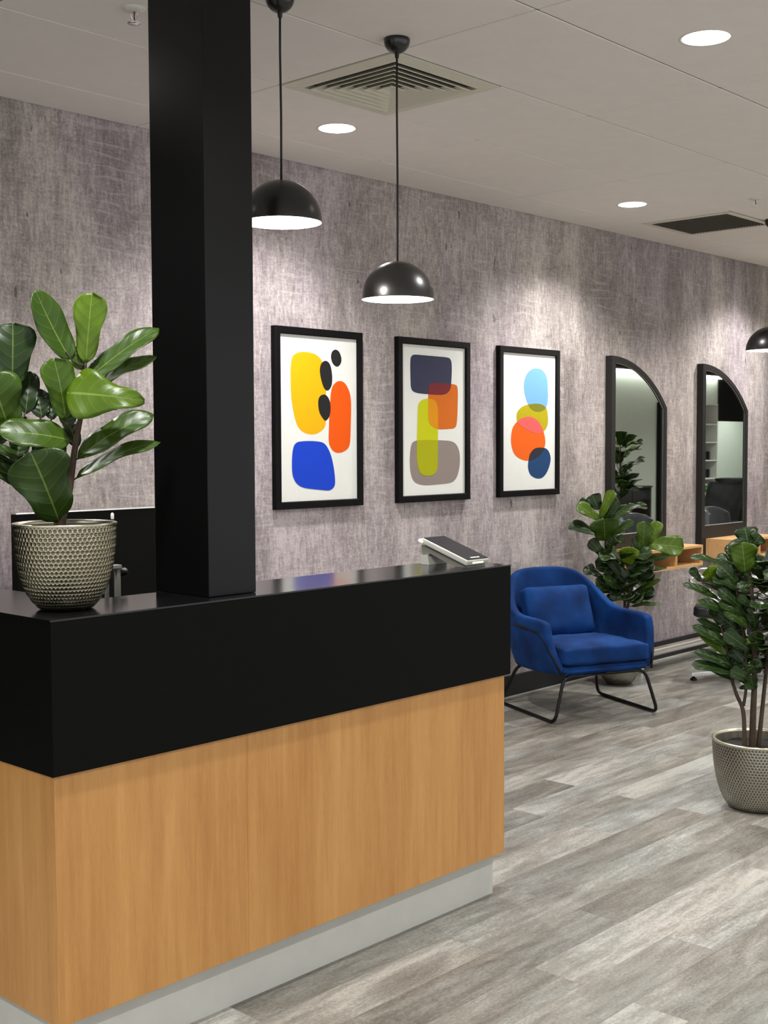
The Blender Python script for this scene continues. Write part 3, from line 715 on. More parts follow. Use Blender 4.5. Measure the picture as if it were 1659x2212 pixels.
# ================================================================== PLANTS
def hexd(u, v):
    """distance measure inside a hexagonal cell grid, 0 centre .. 1 edge"""
    best = 9; second = 9
    r = round(v/0.866)
    for rr in (r-1, r, r+1):
        cx0 = 0.5*(rr % 2); cc = round(u-cx0)+cx0
        for cx in (cc-1, cc, cc+1):
            d = math.hypot(u-cx, v-rr*0.866)
            if d < best: best, second = d, best
            elif d < second: second = d
    return 1-min(1, (second-best)/0.55)
def pot_mesh(name, prof, ncol, sub, depth, parent, m, inner_in):
    """prof: (r,z) bottom to rim, dimpled outside"""
    P = [Vector(p) for p in prof]
    L = [0]
    for a, b in zip(P, P[1:]): L.append(L[-1]+(b-a).length)
    Rm = max(p.x for p in P); cell = 2*PI*Rm/ncol; rows = max(6, int(L[-1]/(cell*0.866)*sub)); nth = ncol*sub
    def at(s):
        for i in range(len(L)-1):
            if s <= L[i+1] or i == len(L)-2:
                t_ = (s-L[i])/max(1e-9, L[i+1]-L[i]); return P[i].lerp(P[i+1], t_), (P[i+1]-P[i]).normalized()
    hd = {}
    verts = []; ridge = []
    for j in range(rows+1):
        s = L[-1]*j/rows; p, tg = at(s); nrm = Vector((tg.y, -tg.x)); vv = (L[-1]-s)/cell
        edge = 1.0 if (j < 2 or j > rows-2) else 0
        for i in range(nth):
            key = (i % (sub), j)
            if key not in hd:
                hd[key] = hexd(i/sub, vv)
            h = max(hd[key], edge) ; hh = h**3
            d = depth*(h**1.6-1)
            r = p.x+nrm.x*d; z = p.y+nrm.y*d; a = 2*PI*i/nth
            verts.append((r*math.cos(a), r*math.sin(a), z)); ridge.append(hh)
    faces = [(j*nth+i, j*nth+(i+1) % nth, (j+1)*nth+(i+1) % nth, (j+1)*nth+i) for j in range(rows) for i in range(nth)]
    faces.append(tuple(range(nth))[::-1])
    me = bpy.data.meshes.new(name); me.from_pydata(verts, [], faces); me.update()
    at_ = me.attributes.new('ridge', 'FLOAT', 'POINT')
    for i, v in enumerate(ridge): at_.data[i].value = v
    for p in me.polygons: p.use_smooth = True
    return link(name, me, parent, [m])
def smooth_prof(pts, n=8):
    out = []; N = len(pts)
    for i in range(N-1):
        p = [Vector(pts[max(0, min(N-1, i+k))]) for k in (-1, 0, 1, 2)]
        for k in range(n):
            t_ = k/n; out.append(0.5*((2*p[1])+(p[2]-p[0])*t_+(2*p[0]-5*p[1]+4*p[2]-p[3])*t_*t_+(3*p[1]-p[0]-3*p[2]+p[3])*t_**3))
    out.append(Vector(pts[-1])); return [(q.x, q.y) for q in out]
def make_pot(t, prof, ncol, sub, depth, m, soil_drop=0.03, lip=0.006):
    sp = smooth_prof(prof); p = pot_mesh('pot', sp, ncol, sub, depth, t, m, None)
    R, Z = sp[-1]
    bm = bmesh.new(); lathe(bm, [(R, Z-0.001), (R+0.0015, Z+0.001), (R+0.0005, Z+0.004), (R-lip*0.5, Z+0.005), (R-lip, Z+0.003), (R-lip-0.001, Z-0.004)], 96)
    obj('rim', bm, M['potlip'], p, True)
    bm = bmesh.new(); lathe(bm, [(R-lip, Z-0.002), (R-lip-0.002, Z-soil_drop*0.6), (R-lip-0.006, Z-soil_drop-0.02)], 64)
    obj('inner_wall', bm, M['pot_in'], p, True)
    bm = bmesh.new(); n = 40; rs = [0.001, 0.3, 0.6, 0.85, 1.0]
    random.seed(3)
    rings = []
    for r in rs: rings.append([bm.verts.new(((R-lip-0.005)*r*math.cos(2*PI*i/n), (R-lip-0.005)*r*math.sin(2*PI*i/n), Z-soil_drop+random.uniform(-0.004, 0.004))) for i in range(n)])
    for a, b_ in zip(rings, rings[1:]):
        for i in range(n): bm.faces.new((a[i], a[(i+1) % n], b_[(i+1) % n], b_[i]))
    bm.faces.new(rings[0])
    obj('soil', bm, M['soil'], t, True)
    return p
WP = [(0, 0.10), (0.05, 0.34), (0.12, 0.52), (0.25, 0.66), (0.38, 0.70), (0.5, 0.76), (0.65, 0.93), (0.78, 1.0), (0.88, 0.93), (0.95, 0.68), (0.985, 0.36), (1.0, 0.10)]
NWP = [(0, 0.10), (0.05, 0.45), (0.14, 0.75), (0.30, 0.95), (0.5, 1.0), (0.7, 0.97), (0.85, 0.80), (0.94, 0.52), (0.985, 0.25), (1.0, 0.08)]
def interp(tb, u):
    for (a, x), (b, y) in zip(tb, tb[1:]):
        if u <= b:
            s_ = (u-a)/(b-a); s_ = s_*s_*(3-2*s_) if False else s_; return x+(y-x)*s_
    return tb[-1][1]
TRI = [(0, 0.35), (0.06, 0.72), (0.15, 0.98), (0.24, 1.0), (0.36, 0.86), (0.5, 0.62), (0.65, 0.48), (0.8, 0.40), (0.92, 0.25), (1.0, 0.05)]
class Foliage:
    def __init__(s): s.v = []; s.f = []; s.uv = []; s.tint = []; s.rng = random.Random(11)
    def leaf(s, Bp, Tp, N, W, tint=0.5, bow=0.08, cup=0.12, tb=WP, wave=0.05):
        nu, nv = 18, 8; Bp, Tp, N = Vector(Bp), Vector(Tp), Vector(N)
        a = Tp-Bp; L = a.length; ah = a.normalized(); N = (N-ah*N.dot(ah)).normalized(); S = ah.cross(N)
        ph = s.rng.uniform(0, 6.28); base = len(s.v); tw = s.rng.uniform(-0.25, 0.25)
        us = [(i/nu) for i in range(nu+1)]; us = [u+0.02*0 for u in us]
        for i, u in enumerate(us):
            h = W/2*interp(tb, u)
            c = Bp+a*u+N*(bow*L*4*u*(1-u))
            for j in range(nv+1):
                v = -1+2*j/nv
                ed = abs(v)
                p = c+S*(h*v)+N*(cup*h*ed**1.6+wave*W*ed*ed*math.sin(u*11+ph+(1.7 if v > 0 else 0))+tw*h*v*u)
                # rounded lobes at the tip: small notch
                if u > 0.97 and ed < 0.3 and tb is WP: p -= ah*L*0.012
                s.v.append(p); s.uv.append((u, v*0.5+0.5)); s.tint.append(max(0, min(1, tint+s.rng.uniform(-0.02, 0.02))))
        for i in range(nu):
            for j in range(nv):
                q = base+i*(nv+1)+j; s.f.append((q, q+1, q+nv+2, q+nv+1))
    def build(s, parent):
        me = bpy.data.meshes.new('foliage'); me.from_pydata(s.v, [], s.f); me.update()
        ul = me.uv_layers.new(name='UVMap')
        for lp in me.loops: ul.data[lp.index].uv = s.uv[lp.vertex_index]
        at_ = me.attributes.new('tint', 'FLOAT', 'POINT')
        for i, v in enumerate(s.tint): at_.data[i].value = v
        for p in me.polygons: p.use_smooth = True
        o = link('foliage', me, parent, [M['leaf']])
        md = o.modifiers.new('s', 'SOLIDIFY'); md.thickness = 0.0012; md.offset = 0
        return o
def plant(t, stems, leaves, K, z0, dirs, ymax=None):
    """stems/leaves given in a plant frame: a across, b up, c depth (metres = unit*K)"""
    r_, f_ = dirs
    def P(a, b, c=0): return r_*(a*K)+Vector((0, 0, z0+b*K))+f_*(c*K)
    bm = bmesh.new(); nodes = []
    for pts, r0, r1 in stems:
        Q = [P(*q) for q in pts]; Q = [Vector(q) for q in Q]
        sm = []
        for i in range(len(Q)-1):
            p = [Q[max(0, min(len(Q)-1, i+k))] for k in (-1, 0, 1, 2)]
            for k in range(6):
                u = k/6; sm.append(0.5*((2*p[1])+(p[2]-p[0])*u+(2*p[0]-5*p[1]+4*p[2]-p[3])*u*u+(3*p[1]-p[0]-3*p[2]+p[3])*u**3))
        sm.append(Q[-1]); tube(bm, sm, lambda u, a=r0, b=r1: a+(b-a)*u, 10); nodes += sm
    fo = Foliage()
    for lf in leaves:
        b, tp, W, tint = lf[:4]; o = lf[4] if len(lf) > 4 else {}
        Bp, Tp = P(*b), P(*tp)
        N = o.get('n', (fo.rng.uniform(-0.25, 0.25), 0.45, -1)); Nv = r_*N[0]+Vector((0, 0, N[1]))+f_*N[2]
        fo.leaf(Bp, Tp, Nv, W*K, tint, o.get('bow', 0.06), o.get('cup', 0.12), o.get('tb', WP), o.get('wave', 0.06))
        # petiole to the nearest stem point slightly below
        cand = [q for q in nodes if q.z < Bp.z+0.01] or nodes
        q = min(cand, key=lambda q_: (q_-Bp).length+0.3*abs(q_.z-(Bp.z-0.02)))
        if (q-Bp).length > 0.004 and (q-Bp).length < o.get('pmax', 0.30):
            mid = (q+Bp)/2+Vector((0, 0, -0.1*(q-Bp).length)); d_ = (Tp-Bp).normalized()
            tube(bm, fillet([q, mid, Bp, Bp+d_*0.02], 0.02, 3), 0.0022*max(1, (K*W)/0.12), 6)
    if ymax:                                                    # leaves bend where they meet the wall
        for vs in (fo.v, [v.co for v in bm.verts]):
            for v in vs:
                if v.y > ymax-0.06: v.y = ymax-0.06+0.05*(1-math.exp(-(v.y-ymax+0.06)/0.05))
    obj('stems', bm, M['bark'], t, True)
    fo.build(t)
def frame_for(x, y):
    f_ = Vector((x, y, 0)).normalized(); return Vector((f_.y, -f_.x, 0)), f_

# --- plant on the counter (units: 1/870 m)
K = 0.00115
t = thing('potted_fig_plant', 'fiddle-leaf fig in a honeycomb-hammered antique silver pot on the counter', 'plant', (1.717, 2.66, ZT+0.0005))
make_pot(t, [(0.050, 0.0), (0.066, 0.003), (0.084, 0.022), (0.101, 0.052), (0.113, 0.090), (0.121, 0.135), (0.1245, 0.175), (0.1250, 0.208)], 66, 7, 0.0027, M['pot_a'], 0.022)
px = lambda x, y: (x-141, 1128-y)        # plant units: across, up from the rim
def lp(b, tp, W, tint, db=0, dt=0, **o): return ((*px(*b), db), (*px(*tp), dt), W, tint, o)
stems = [([(*px(128, 1165), 0), (*px(135, 1120), 0), (*px(150, 1060), 0), (*px(158, 1010), 4), (*px(168, 950), 6), (*px(180, 890), 6), (*px(188, 840), 4), (*px(190, 785), 0)], 0.013, 0.0035),
         ([(*px(126, 1165), 8), (*px(126, 1100), 10), (*px(120, 1040), 14), (*px(100, 980), 18), (*px(75, 935), 16), (*px(45, 890), 10), (*px(30, 830), 14)], 0.011, 0.003)]
leaves = [
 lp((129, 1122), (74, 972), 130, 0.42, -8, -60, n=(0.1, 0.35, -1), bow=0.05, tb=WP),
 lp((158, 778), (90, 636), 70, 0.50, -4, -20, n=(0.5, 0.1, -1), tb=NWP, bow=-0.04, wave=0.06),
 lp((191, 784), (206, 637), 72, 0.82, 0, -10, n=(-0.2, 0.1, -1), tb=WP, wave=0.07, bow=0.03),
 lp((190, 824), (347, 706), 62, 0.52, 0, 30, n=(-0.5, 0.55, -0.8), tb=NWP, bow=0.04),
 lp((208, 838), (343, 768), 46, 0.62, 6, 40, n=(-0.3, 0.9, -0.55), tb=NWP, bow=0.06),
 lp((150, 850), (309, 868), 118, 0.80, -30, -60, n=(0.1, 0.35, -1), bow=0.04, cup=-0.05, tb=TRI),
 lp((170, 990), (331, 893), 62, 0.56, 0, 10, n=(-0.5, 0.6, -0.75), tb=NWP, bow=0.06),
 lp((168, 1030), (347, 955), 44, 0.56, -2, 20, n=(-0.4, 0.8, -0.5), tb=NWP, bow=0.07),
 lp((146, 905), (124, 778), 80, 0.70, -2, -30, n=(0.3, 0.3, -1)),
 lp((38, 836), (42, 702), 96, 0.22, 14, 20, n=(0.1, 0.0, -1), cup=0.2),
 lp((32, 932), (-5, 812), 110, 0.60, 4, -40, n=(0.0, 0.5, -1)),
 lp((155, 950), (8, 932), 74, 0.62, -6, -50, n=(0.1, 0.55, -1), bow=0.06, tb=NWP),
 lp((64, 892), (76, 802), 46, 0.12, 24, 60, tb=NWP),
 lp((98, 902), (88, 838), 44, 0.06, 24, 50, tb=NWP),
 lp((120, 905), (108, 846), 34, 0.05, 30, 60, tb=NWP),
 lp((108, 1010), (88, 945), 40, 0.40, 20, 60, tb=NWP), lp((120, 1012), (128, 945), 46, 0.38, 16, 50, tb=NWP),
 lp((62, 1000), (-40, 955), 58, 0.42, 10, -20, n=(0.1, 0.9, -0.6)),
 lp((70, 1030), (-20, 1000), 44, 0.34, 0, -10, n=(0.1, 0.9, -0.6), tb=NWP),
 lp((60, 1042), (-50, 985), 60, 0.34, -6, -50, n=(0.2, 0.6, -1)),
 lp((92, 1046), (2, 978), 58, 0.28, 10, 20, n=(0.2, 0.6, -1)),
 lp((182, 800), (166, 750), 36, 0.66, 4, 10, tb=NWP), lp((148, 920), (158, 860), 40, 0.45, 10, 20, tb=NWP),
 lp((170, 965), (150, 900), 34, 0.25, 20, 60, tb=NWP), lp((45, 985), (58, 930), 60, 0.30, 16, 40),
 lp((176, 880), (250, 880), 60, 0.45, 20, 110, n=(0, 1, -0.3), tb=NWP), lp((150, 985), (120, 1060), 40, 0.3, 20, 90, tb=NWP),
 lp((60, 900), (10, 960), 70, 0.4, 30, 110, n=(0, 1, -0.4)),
]
plant(t, stems, leaves, K, 0.209, frame_for(1.717, 2.66))

# --- plant behind the armchair (units of 1/2075 m)
t = thing('potted_fig_plant', 'bushy fiddle-leaf fig plant against the wall behind the blue armchair', 'plant', (6.725, 4.215, 0.0))
make_pot(t, [(0.058, 0.0), (0.072, 0.003), (0.098, 0.030), (0.122, 0.075), (0.138, 0.130), (0.146, 0.185), (0.148, 0.232)], 74, 4, 0.0024, M['pot_b'], 0.03)
K2 = 0.000484
qx = lambda x, y: (x-790, 2560-y)
def l2(b, tp, W, tint, db=0, dt=0, **o):
    o.setdefault('pmax', 0.35); return ((*qx(*b), db), (*qx(*tp), dt), W, tint, o)
st = [([(*qx(790, 2150), 0), (*qx(830, 1800), 0), (*qx(860, 1500), 0), (*qx(800, 1200), 10), (*qx(700, 950), 20), (*qx(620, 700), 10), (*qx(560, 430), 0)], 0.013, 0.004),
      ([(*qx(800, 2150), 30), (*qx(870, 1700), 30), (*qx(930, 1400), 20), (*qx(1000, 1150), 10), (*qx(1060, 950), 0), (*qx(1110, 760), -20)], 0.010, 0.004)]
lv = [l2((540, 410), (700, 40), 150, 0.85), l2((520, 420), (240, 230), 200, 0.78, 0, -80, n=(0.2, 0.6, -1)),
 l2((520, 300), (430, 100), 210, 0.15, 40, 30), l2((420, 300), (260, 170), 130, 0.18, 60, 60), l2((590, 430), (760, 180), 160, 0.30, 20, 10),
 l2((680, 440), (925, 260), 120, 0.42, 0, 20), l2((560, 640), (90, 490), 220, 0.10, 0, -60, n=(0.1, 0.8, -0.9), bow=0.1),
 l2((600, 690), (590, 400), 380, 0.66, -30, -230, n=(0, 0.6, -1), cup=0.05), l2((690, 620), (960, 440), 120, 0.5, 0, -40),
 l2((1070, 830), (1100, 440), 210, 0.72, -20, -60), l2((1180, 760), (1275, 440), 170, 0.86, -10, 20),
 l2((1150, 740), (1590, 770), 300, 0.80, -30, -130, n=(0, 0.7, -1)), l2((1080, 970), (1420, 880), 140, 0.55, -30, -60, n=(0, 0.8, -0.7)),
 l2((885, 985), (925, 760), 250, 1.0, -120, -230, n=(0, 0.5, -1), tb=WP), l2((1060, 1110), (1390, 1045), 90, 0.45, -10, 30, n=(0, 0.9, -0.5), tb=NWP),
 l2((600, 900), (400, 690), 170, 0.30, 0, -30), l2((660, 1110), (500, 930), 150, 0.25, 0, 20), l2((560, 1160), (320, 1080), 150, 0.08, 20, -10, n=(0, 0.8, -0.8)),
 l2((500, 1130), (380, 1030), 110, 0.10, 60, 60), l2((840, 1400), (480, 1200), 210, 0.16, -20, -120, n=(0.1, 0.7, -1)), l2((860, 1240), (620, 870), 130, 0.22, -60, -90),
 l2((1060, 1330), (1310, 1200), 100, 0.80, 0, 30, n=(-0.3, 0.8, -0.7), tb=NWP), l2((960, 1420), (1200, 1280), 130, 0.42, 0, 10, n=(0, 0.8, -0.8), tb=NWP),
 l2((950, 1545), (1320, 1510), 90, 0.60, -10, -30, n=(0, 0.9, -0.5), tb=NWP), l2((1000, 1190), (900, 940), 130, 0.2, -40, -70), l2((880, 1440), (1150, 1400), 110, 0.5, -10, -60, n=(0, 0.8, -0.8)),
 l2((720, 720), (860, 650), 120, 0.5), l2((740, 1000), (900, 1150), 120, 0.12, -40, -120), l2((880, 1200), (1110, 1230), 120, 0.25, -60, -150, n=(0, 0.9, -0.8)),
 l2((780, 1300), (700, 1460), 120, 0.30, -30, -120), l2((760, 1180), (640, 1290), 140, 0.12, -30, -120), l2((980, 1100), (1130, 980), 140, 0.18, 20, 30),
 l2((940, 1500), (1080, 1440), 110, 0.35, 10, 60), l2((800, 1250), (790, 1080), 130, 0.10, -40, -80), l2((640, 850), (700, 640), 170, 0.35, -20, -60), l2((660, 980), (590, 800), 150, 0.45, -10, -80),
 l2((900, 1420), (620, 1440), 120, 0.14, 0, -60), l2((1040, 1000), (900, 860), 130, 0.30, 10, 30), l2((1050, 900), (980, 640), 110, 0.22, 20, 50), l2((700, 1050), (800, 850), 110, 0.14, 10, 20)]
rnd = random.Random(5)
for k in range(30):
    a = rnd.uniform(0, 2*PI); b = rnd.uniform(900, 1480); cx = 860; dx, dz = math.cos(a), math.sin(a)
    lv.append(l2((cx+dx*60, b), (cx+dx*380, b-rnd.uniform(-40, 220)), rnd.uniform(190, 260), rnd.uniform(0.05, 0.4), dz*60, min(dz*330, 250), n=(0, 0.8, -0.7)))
plant(t, st, lv, K2, 0.0, frame_for(6.725, 4.215), ymax=0.262)

# --- big plant at the right edge (units of 1/3240 m)
PX, PY = 4.815, 2.345
t = thing('potted_fig_plant', 'large leafy fiddle-leaf fig in a hammered champagne bowl pot on the floor at right', 'plant', (PX, PY, 0.0))
make_pot(t, [(0.085, 0.0), (0.112, 0.004), (0.136, 0.030), (0.158, 0.080), (0.173, 0.140), (0.182, 0.205), (0.186, 0.285)], 84, 6, 0.0020, M['pot_b'], 0.035, 0.014)
K3 = 0.0003085
rx = lambda x, y: (x-1062, 3860-y)
def l3(b, tp, W, tint, db=0, dt=0, **o):
    o.setdefault('pmax', 0.34); return ((*rx(*b), db), (*rx(*tp), dt), W, tint, o)
def sx(x, y): return rx((x-1500)*6.32, (y-1150)*6.32)
st = [([(*sx(1640, 1640), 0), (*sx(1637, 1560), 0), (*sx(1622, 1520), 0), (*sx(1610, 1480), 10), (*sx(1600, 1420), 10), (*sx(1590, 1380), 0)], 0.010, 0.004),
      ([(*sx(1637, 1545), 0), (*sx(1642, 1500), 20), (*sx(1638, 1420), 20), (*sx(1625, 1330), 10), (*sx(1615, 1270), 0)], 0.007, 0.004),
      ([(*sx(1656, 1640), 30), (*sx(1657, 1560), 30), (*sx(1659, 1480), 30), (*sx(1656, 1380), 20), (*sx(1650, 1290), 10), (*sx(1641, 1240), 0), (*sx(1638, 1210), 0)], 0.015, 0.005),
      ([(*sx(1668, 1640), 60), (*sx(1680, 1500), 90), (*sx(1690, 1380), 110), (*sx(1690, 1260), 110)], 0.010, 0.004)]
lv = [l3((870, 690), (825, 270), 380, 0.72, -60, -140), l3((900, 320), (850, 85), 330, 0.22, 20, 30), l3((960, 330), (1060, 180), 220, 0.2, 0, -40),
 l3((590, 590), (150, 495), 140, 0.28, -20, -60, n=(0.1, 0.9, -0.6), bow=0.08), l3((740, 610), (500, 480), 140, 0.2, 60, 120),
 l3((430, 805), (400, 610), 260, 0.90, -40, -150, n=(0.2, 0.6, -1)), l3((290, 830), (150, 650), 130, 0.26, 20, 20), l3((760, 830), (530, 590), 260, 0.14, -40, -90),
 l3((800, 910), (440, 760), 170, 0.12, -90, -150, n=(0.2, 0.8, -0.8)), l3((520, 1060), (60, 860), 130, 0.28, -10, -50, n=(0.2, 0.9, -0.7), tb=NWP), l3((640, 980), (300, 810), 130, 0.2, 40, 60),
 l3((830, 1160), (520, 900), 180, 0.18, -100, -180), l3((900, 1260), (530, 1080), 160, 0.3, -120, -200, n=(0.3, 0.8, -0.8)), l3((720, 1250), (250, 1080), 200, 0.28, -60, -140, n=(0.2, 0.8, -0.8)),
 l3((920, 1410), (610, 1160), 180, 0.5, -120, -220), l3((760, 1460), (500, 1240), 180, 0.10, -40, -60), l3((580, 1510), (240, 1340), 140, 0.16, 0, -20, n=(0.2, 0.8, -0.7), tb=NWP),
 l3((640, 1670), (190, 1420), 170, 0.22, -50, -120, n=(0.3, 0.7, -0.9), tb=NWP), l3((640, 1810), (260, 1510), 130, 0.72, -20, -60, n=(0.4, 0.4, -1), tb=NWP), l3((930, 1710), (610, 1470), 230, 0.22, -120, -210),
 l3((850, 1630), (1080, 1530), 130, 0.62, -120, -200), l3((720, 1960), (215, 1770), 180, 0.14, -40, -110, n=(0.2, 0.8, -0.8), tb=NWP), l3((740, 2060), (200, 1930), 220, 0.20, -60, -150, n=(0.2, 0.8, -0.8)),
 l3((1000, 2150), (690, 1990), 190, 0.28, -60, -140), l3((740, 2150), (330, 1960), 150, 0.24, 20, 20, n=(0.3, 0.8, -0.8), tb=NWP), l3((1010, 830), (760, 860), 110, 0.30, -100, -170), l3((990, 1190), (790, 980), 130, 0.25, -120, -200),
 l3((900, 2000), (1100, 1880), 220, 0.2, -80, -200), l3((860, 1900), (700, 1720), 200, 0.08, 0, 20), l3((960, 700), (1120, 480), 260, 0.16, 0, -60), l3((1000, 2250), (950, 2050), 180, 0.12, -80, -150),
 l3((760, 2080), (980, 2240), 150, 0.35, -60, -140, n=(0.1, 0.9, -0.5)), l3((560, 1420), (420, 1180), 160, 0.2, 60, 120), l3((700, 1700), (440, 1600), 160, 0.12, 60, 100), l3((620, 740), (470, 900), 130, 0.3, 40, 90),
 l3((1010, 1420), (960, 1180), 180, 0.14, -140, -230), l3((1040, 1700), (1010, 1440), 200, 0.30, -150, -260), l3((880, 560), (700, 640), 140, 0.4, 20, 60)]
rnd = random.Random(8)
for k in range(84):
    a = rnd.uniform(0, 2*PI); b = rnd.uniform(520, 2050); cx = 1085; dx, dz = math.cos(a), math.sin(a)
    if dx < -0.35 and dz < 0.2: continue
    Ln = rnd.uniform(430, 620)
    lv.append(l3((cx+dx*90, b), (cx+dx*Ln, b-rnd.uniform(-40, 260)), rnd.uniform(190, 290), rnd.uniform(0.05, 0.45), dz*90, dz*Ln, n=(0, 0.85, -0.5)))
for k in range(56):
    b = rnd.uniform(480, 2050)
    lv.append(l3((rnd.uniform(760, 960), b), (rnd.uniform(560, 760), b-rnd.uniform(60, 240)), rnd.uniform(150, 220), rnd.uniform(0.02, 0.22), 40, 120))
plant(t, st, lv, K3, 0.0, frame_for(PX, PY))

# --- plant seen only in the mirror
t = thing('potted_fig_plant', 'tall fiddle-leaf fig seen reflected at the left side of the left mirror', 'plant', (11.0, 2.0, 0.0))
make_pot(t, [(0.085, 0.0), (0.112, 0.004), (0.136, 0.030), (0.158, 0.080), (0.173, 0.140), (0.182, 0.205), (0.186, 0.285)], 60, 3, 0.003, M['pot_b'], 0.035, 0.014)
rnd = random.Random(21); lv = []
for k in range(64):
    a = rnd.uniform(0, 2*PI); b = rnd.uniform(0.68, 1.52); Ln = 0.30*(1-0.3*(b-0.7)); dx, dz = math.cos(a), math.sin(a)
    lv.append(((dx*0.05, b, dz*0.05), (dx*Ln, b+rnd.uniform(0.0, 0.16), dz*Ln), rnd.uniform(0.12, 0.17), rnd.uniform(0.3, 0.8), dict(n=(-dx*0.6, 1, -dz*0.6), pmax=0.3)))
plant(t, [([(0, 0.2, 0), (0.01, 0.8, 0), (0, 1.55, 0)], 0.016, 0.005)], lv, 1.0, 0.0, (Vector((1, 0, 0)), Vector((0, 1, 0))))

# ================================================================== STYLING CHAIRS
def make_styling_chair():
    """faces +y (towards the mirrors)"""
    t = thing('styling_chair', 'x', 'chair', group='black and chrome styling chairs')
    bm = cushion(0.48, 0.50, 0.075, 0.012); obj('seat', bm, M['leather'], t, True).location = (0, 0.04, 0.440)
    t.children[0].rotation_euler = (math.radians(4), 0, 0)
    # curved backrest
    bm = bmesh.new(); n = 14; m_ = 10; G = []
    for i in range(n+1):
        a = math.radians(-62+124*i/n); row = []
        for j in range(m_+1):
            v = j/m_; z = 0.50+0.42*v; sh = 1-0.18*v**3*abs(math.sin(a))**2; zz = 0.50+(z-0.50)*(1-0.22*abs(math.sin(a))**4)
            row.append(bm.verts.new((0.27*math.sin(a)*sh, 0.02-0.25*math.cos(a)-0.05*v, zz)))
        G.append(row)
    for i in range(n):
        for j in range(m_): bm.faces.new((G[i][j], G[i+1][j], G[i+1][j+1], G[i][j+1]))
    o = obj('backrest', bm, M['backgrey'], t, True); md = o.modifiers.new('s', 'SOLIDIFY'); md.thickness = 0.035; md.offset = 0
    md = o.modifiers.new('b', 'BEVEL'); md.width = 0.014; md.segments = 3; md.limit_method = 'ANGLE'; md.angle_limit = math.radians(50)
    for s_ in (-1, 1):
        pts = [(s_*0.250, 0.00, 0.415), (s_*0.275, 0.310, 0.655), (s_*0.275, 0.290, 0.672), (s_*0.275, -0.02, 0.700), (s_*0.245, -0.17, 0.66)]
        bm = bmesh.new(); tube(bm, fillet(pts, 0.02, 5), 0.011, 12)
        tube(bm, fillet([(s_*0.245, -0.05, 0.41), (s_*0.268, 0.20, 0.60), (s_*0.268, 0.14, 0.66)], 0.03, 5), 0.008, 10)
        obj('armrest', bm, M['chrome'], t, True)
    bm = bmesh.new(); lathe(bm, [(0.075, 0.385), (0.075, 0.40), (0.03, 0.40)], 24, cap0=True, cap1=True); lathe(bm, [(0.036, 0.05), (0.036, 0.22), (0.025, 0.225), (0.025, 0.39)], 28, cap0=True, cap1=True)
    obj('gas_lift', bm, M['chrome'], t, True, 40)
    for k in range(5):
        a = 2*PI*k/5+math.radians(112); c_, s_ = math.cos(a), math.sin(a)
        bm = bmesh.new(); R0, R1 = 0.03, 0.33
        for (r0, r1, w0, w1, za, zb) in ((R0, R1, 0.028, 0.017, 0.078, 0.050),):
            vs = []
            for r, w2, zt in ((r0, w0, za), (r1, w1, zb)):
                for sy in (-1, 1):
                    for zz in (zt-0.024, zt): vs.append(bm.verts.new((c_*r-s_*sy*w2, s_*r+c_*sy*w2, zz)))
            for q in ((0, 1, 3, 2), (4, 6, 7, 5), (0, 4, 5, 1), (2, 3, 7, 6), (1, 5, 7, 3), (0, 2, 6, 4)): bm.faces.new([vs[i] for i in q])
        bmesh.ops.bevel(bm, geom=bm.edges[:], offset=0.005, segments=2, affect='EDGES')
        bl = obj('base_leg', bm, M['chrome'], t, True, 40)
        bm = bmesh.new(); lathe(bm, [(0.010, 0.028), (0.008, 0.020), (0.021, 0.012), (0.022, 0.002), (0.019, 0.0)], 20, (c_*0.315, s_*0.315, 0), cap0=True, cap1=True)
        obj('foot', bm, M['rod'], bl, True, 40)
    return t
ch = make_styling_chair(); ch.location = (7.36, 3.70, 0.0005); ch.rotation_euler = (0, 0, math.radians(24)); ch['label'] = 'black styling chair with chrome armrests, partly hidden behind the large right plant'
dup(ch, (9.13, 3.50, 0.0005), math.radians(4), 'styling chair whose backrest shows reflected in the left mirror')
dup(ch, (10.56, 3.50, 0.0005), math.radians(-4), 'styling chair whose backrest shows reflected in the right mirror')

# ================================================================== FAR SIDE, SEEN IN THE MIRRORS
t = thing('storage_cabinet', 'long low black drawer cabinet on the far side, reflected in the left mirror', 'cabinet', (13.0, Y0, 0))
obj('body', B(0, 3.92, 0.001, 0.45, 0.0, 0.82), M['black_top'], t)
obj('worktop', B(-0.01, 3.92, 0.001, 0.47, 0.821, 0.85), M['leather'], t)
for k in range(7):
    for j in range(3):
        obj('drawer', B(0.02+k*0.556, 0.56+k*0.556, 0.451, 0.465, 0.06+j*0.25, 0.29+j*0.25, bev=0.003), M['black_top'], t)
bm = B(17.82, 18.25, Y0+0.001, Y0+0.06, 0, 2.16, bev=0.004)
tag(obj('wall_pillar', bm, M['black']), 'narrow black pillar on the far wall, reflected at the right side of the left mirror', 'pillar')
bm = B(9.0, 19.84, Y0+0.001, Y0+0.12, 2.64, H-0.001)
struct('trim_3', bm, M['black'])
bm = B(9.0, 19.84, Y0+0.001, Y0+0.13, 2.60, 2.639)
tag(obj('light_strip', bm, M['led']), 'long white light strip under the far ceiling edge, reflected in both mirrors', 'light')
t = thing('display_shelves', 'white open shelving unit on the far side, reflected at the left of the right mirror', 'shelves', (18.72, Y0+0.001, 0))
bm = bmesh.new()
box(bm, 0, 0.02, 0, 0.35, 0, 2.15); box(bm, 0.46, 0.48, 0, 0.35, 0, 2.15); box(bm, 0.02, 0.46, 0, 0.012, 0, 2.15); box(bm, 0.02, 0.46, 0.0, 0.35, 2.13, 2.15)
obj('carcass', bm, M['white'], t)
for z in (0.3, 0.6, 0.9, 1.2, 1.5, 1.8): obj('shelf', B(0.02, 0.46, 0.012, 0.35, z, z+0.02), M['white'], t)
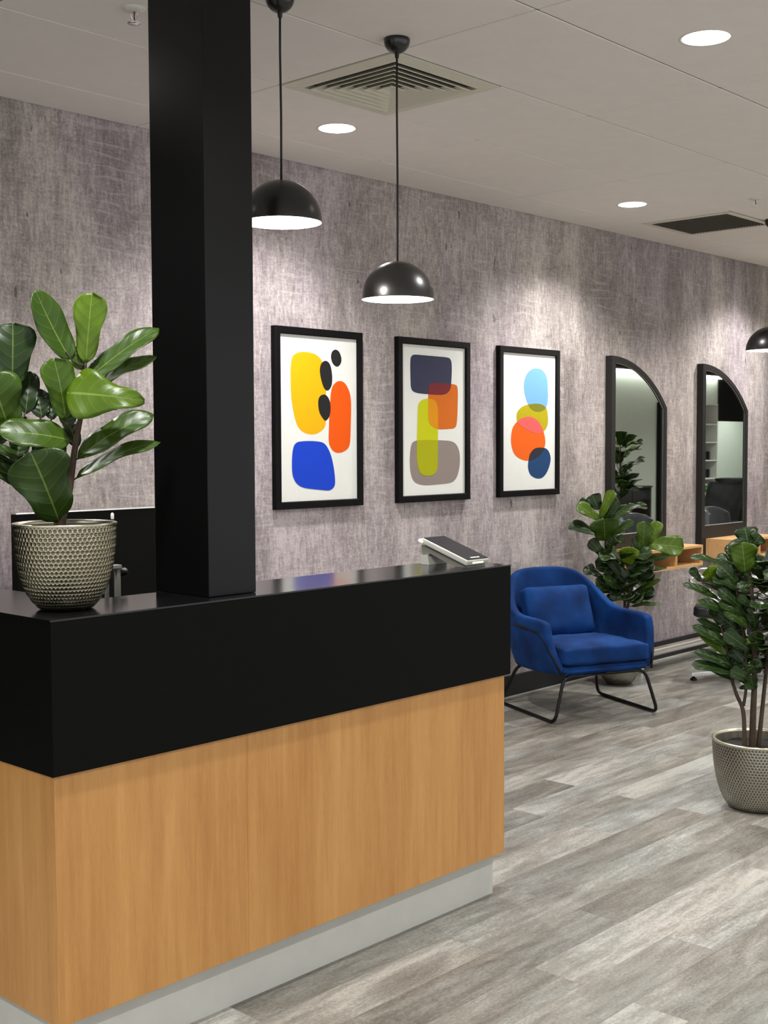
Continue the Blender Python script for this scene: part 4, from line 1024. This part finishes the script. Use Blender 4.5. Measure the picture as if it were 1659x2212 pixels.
for z in (0.62, 0.92, 1.22):
    for k in range(4):
        tag(obj('product_box', B(18.77+k*0.1, 18.83+k*0.1, Y0+0.15, Y0+0.25, z+0.001, z+0.14), M['rod']), 'small dark product box on the far white shelves', 'box', 'product boxes on the far shelves')
t = thing('low_trolley', 'low brown timber bench holding green bottles, reflected in the right mirror', 'bench', (17.3, -0.85, 0))
obj('top', B(0, 1.75, 0, 0.45, 0.52, 0.56, bev=0.004), M['timber_d'], t)
for a in (0, 1.52): obj('leg', B(a, a+0.08, 0.02, 0.43, 0, 0.52), M['timber_d'], t)
def bottle(x, y):
    t = thing('green_bottle', 'green bottle with a white label reflected low in the right mirror', 'bottle', (x, y, 0.561), 0, 'green bottles on the bench')
    bm = bmesh.new(); lathe(bm, [(0.055, 0), (0.06, 0.005), (0.06, 0.22), (0.05, 0.245), (0.02, 0.26), (0.02, 0.28)], 20, cap0=True, cap1=True); obj('body', bm, M['green_glass'], t, True, 40)
    bm = bmesh.new(); lathe(bm, [(0.0605, 0.04), (0.0612, 0.045), (0.0612, 0.17), (0.0605, 0.175)], 20); obj('paper_label', bm, M['label'], t, True)
    bm = bmesh.new(); lathe(bm, [(0.022, 0.28), (0.022, 0.31)], 16, cap0=True, cap1=True); obj('cap', bm, M['device'], t)
    return t
b0 = bottle(17.50, -0.62)
for k in range(1, 4): dup(b0, (17.50+k*0.14, -0.62, 0.561), 0)
tag(obj('white_carton', B(18.06, 18.55, -0.75, -0.5, 0.561, 0.84, bev=0.004), M['label']), 'white carton beside green bottles reflected in the right mirror', 'box')
t = thing('shampoo_basin', 'glossy black shampoo basin reflected at the right of the right mirror', 'basin', (14.55, 1.5, 0))
bm = bmesh.new(); lathe(bm, [(0.10, 0.78), (0.20, 0.84), (0.27, 0.95), (0.29, 1.06), (0.27, 1.06), (0.24, 0.96), (0.10, 0.88)], 36, cap0=True, cap1=True); obj('bowl', bm, M['shade'], t, True, 40)
obj('pedestal', B(-0.16, 0.16, -0.2, 0.2, 0, 0.80, bev=0.02), M['leather'], t)
bm = cushion(0.60, 0.60, 0.12, 0.02); obj('seat', bm, M['black'], t, True).location = (-0.70, 0, 0.50)
obj('seat_base', B(-0.95, -0.45, -0.25, 0.25, 0, 0.44, bev=0.02), M['leather'], t)
bm = cushion(0.62, 0.55, 0.12, 0.02); o = obj('backrest', bm, M['black'], t, True); o.location = (-0.36, 0, 0.74); o.rotation_euler = (0, math.radians(-58), 0)
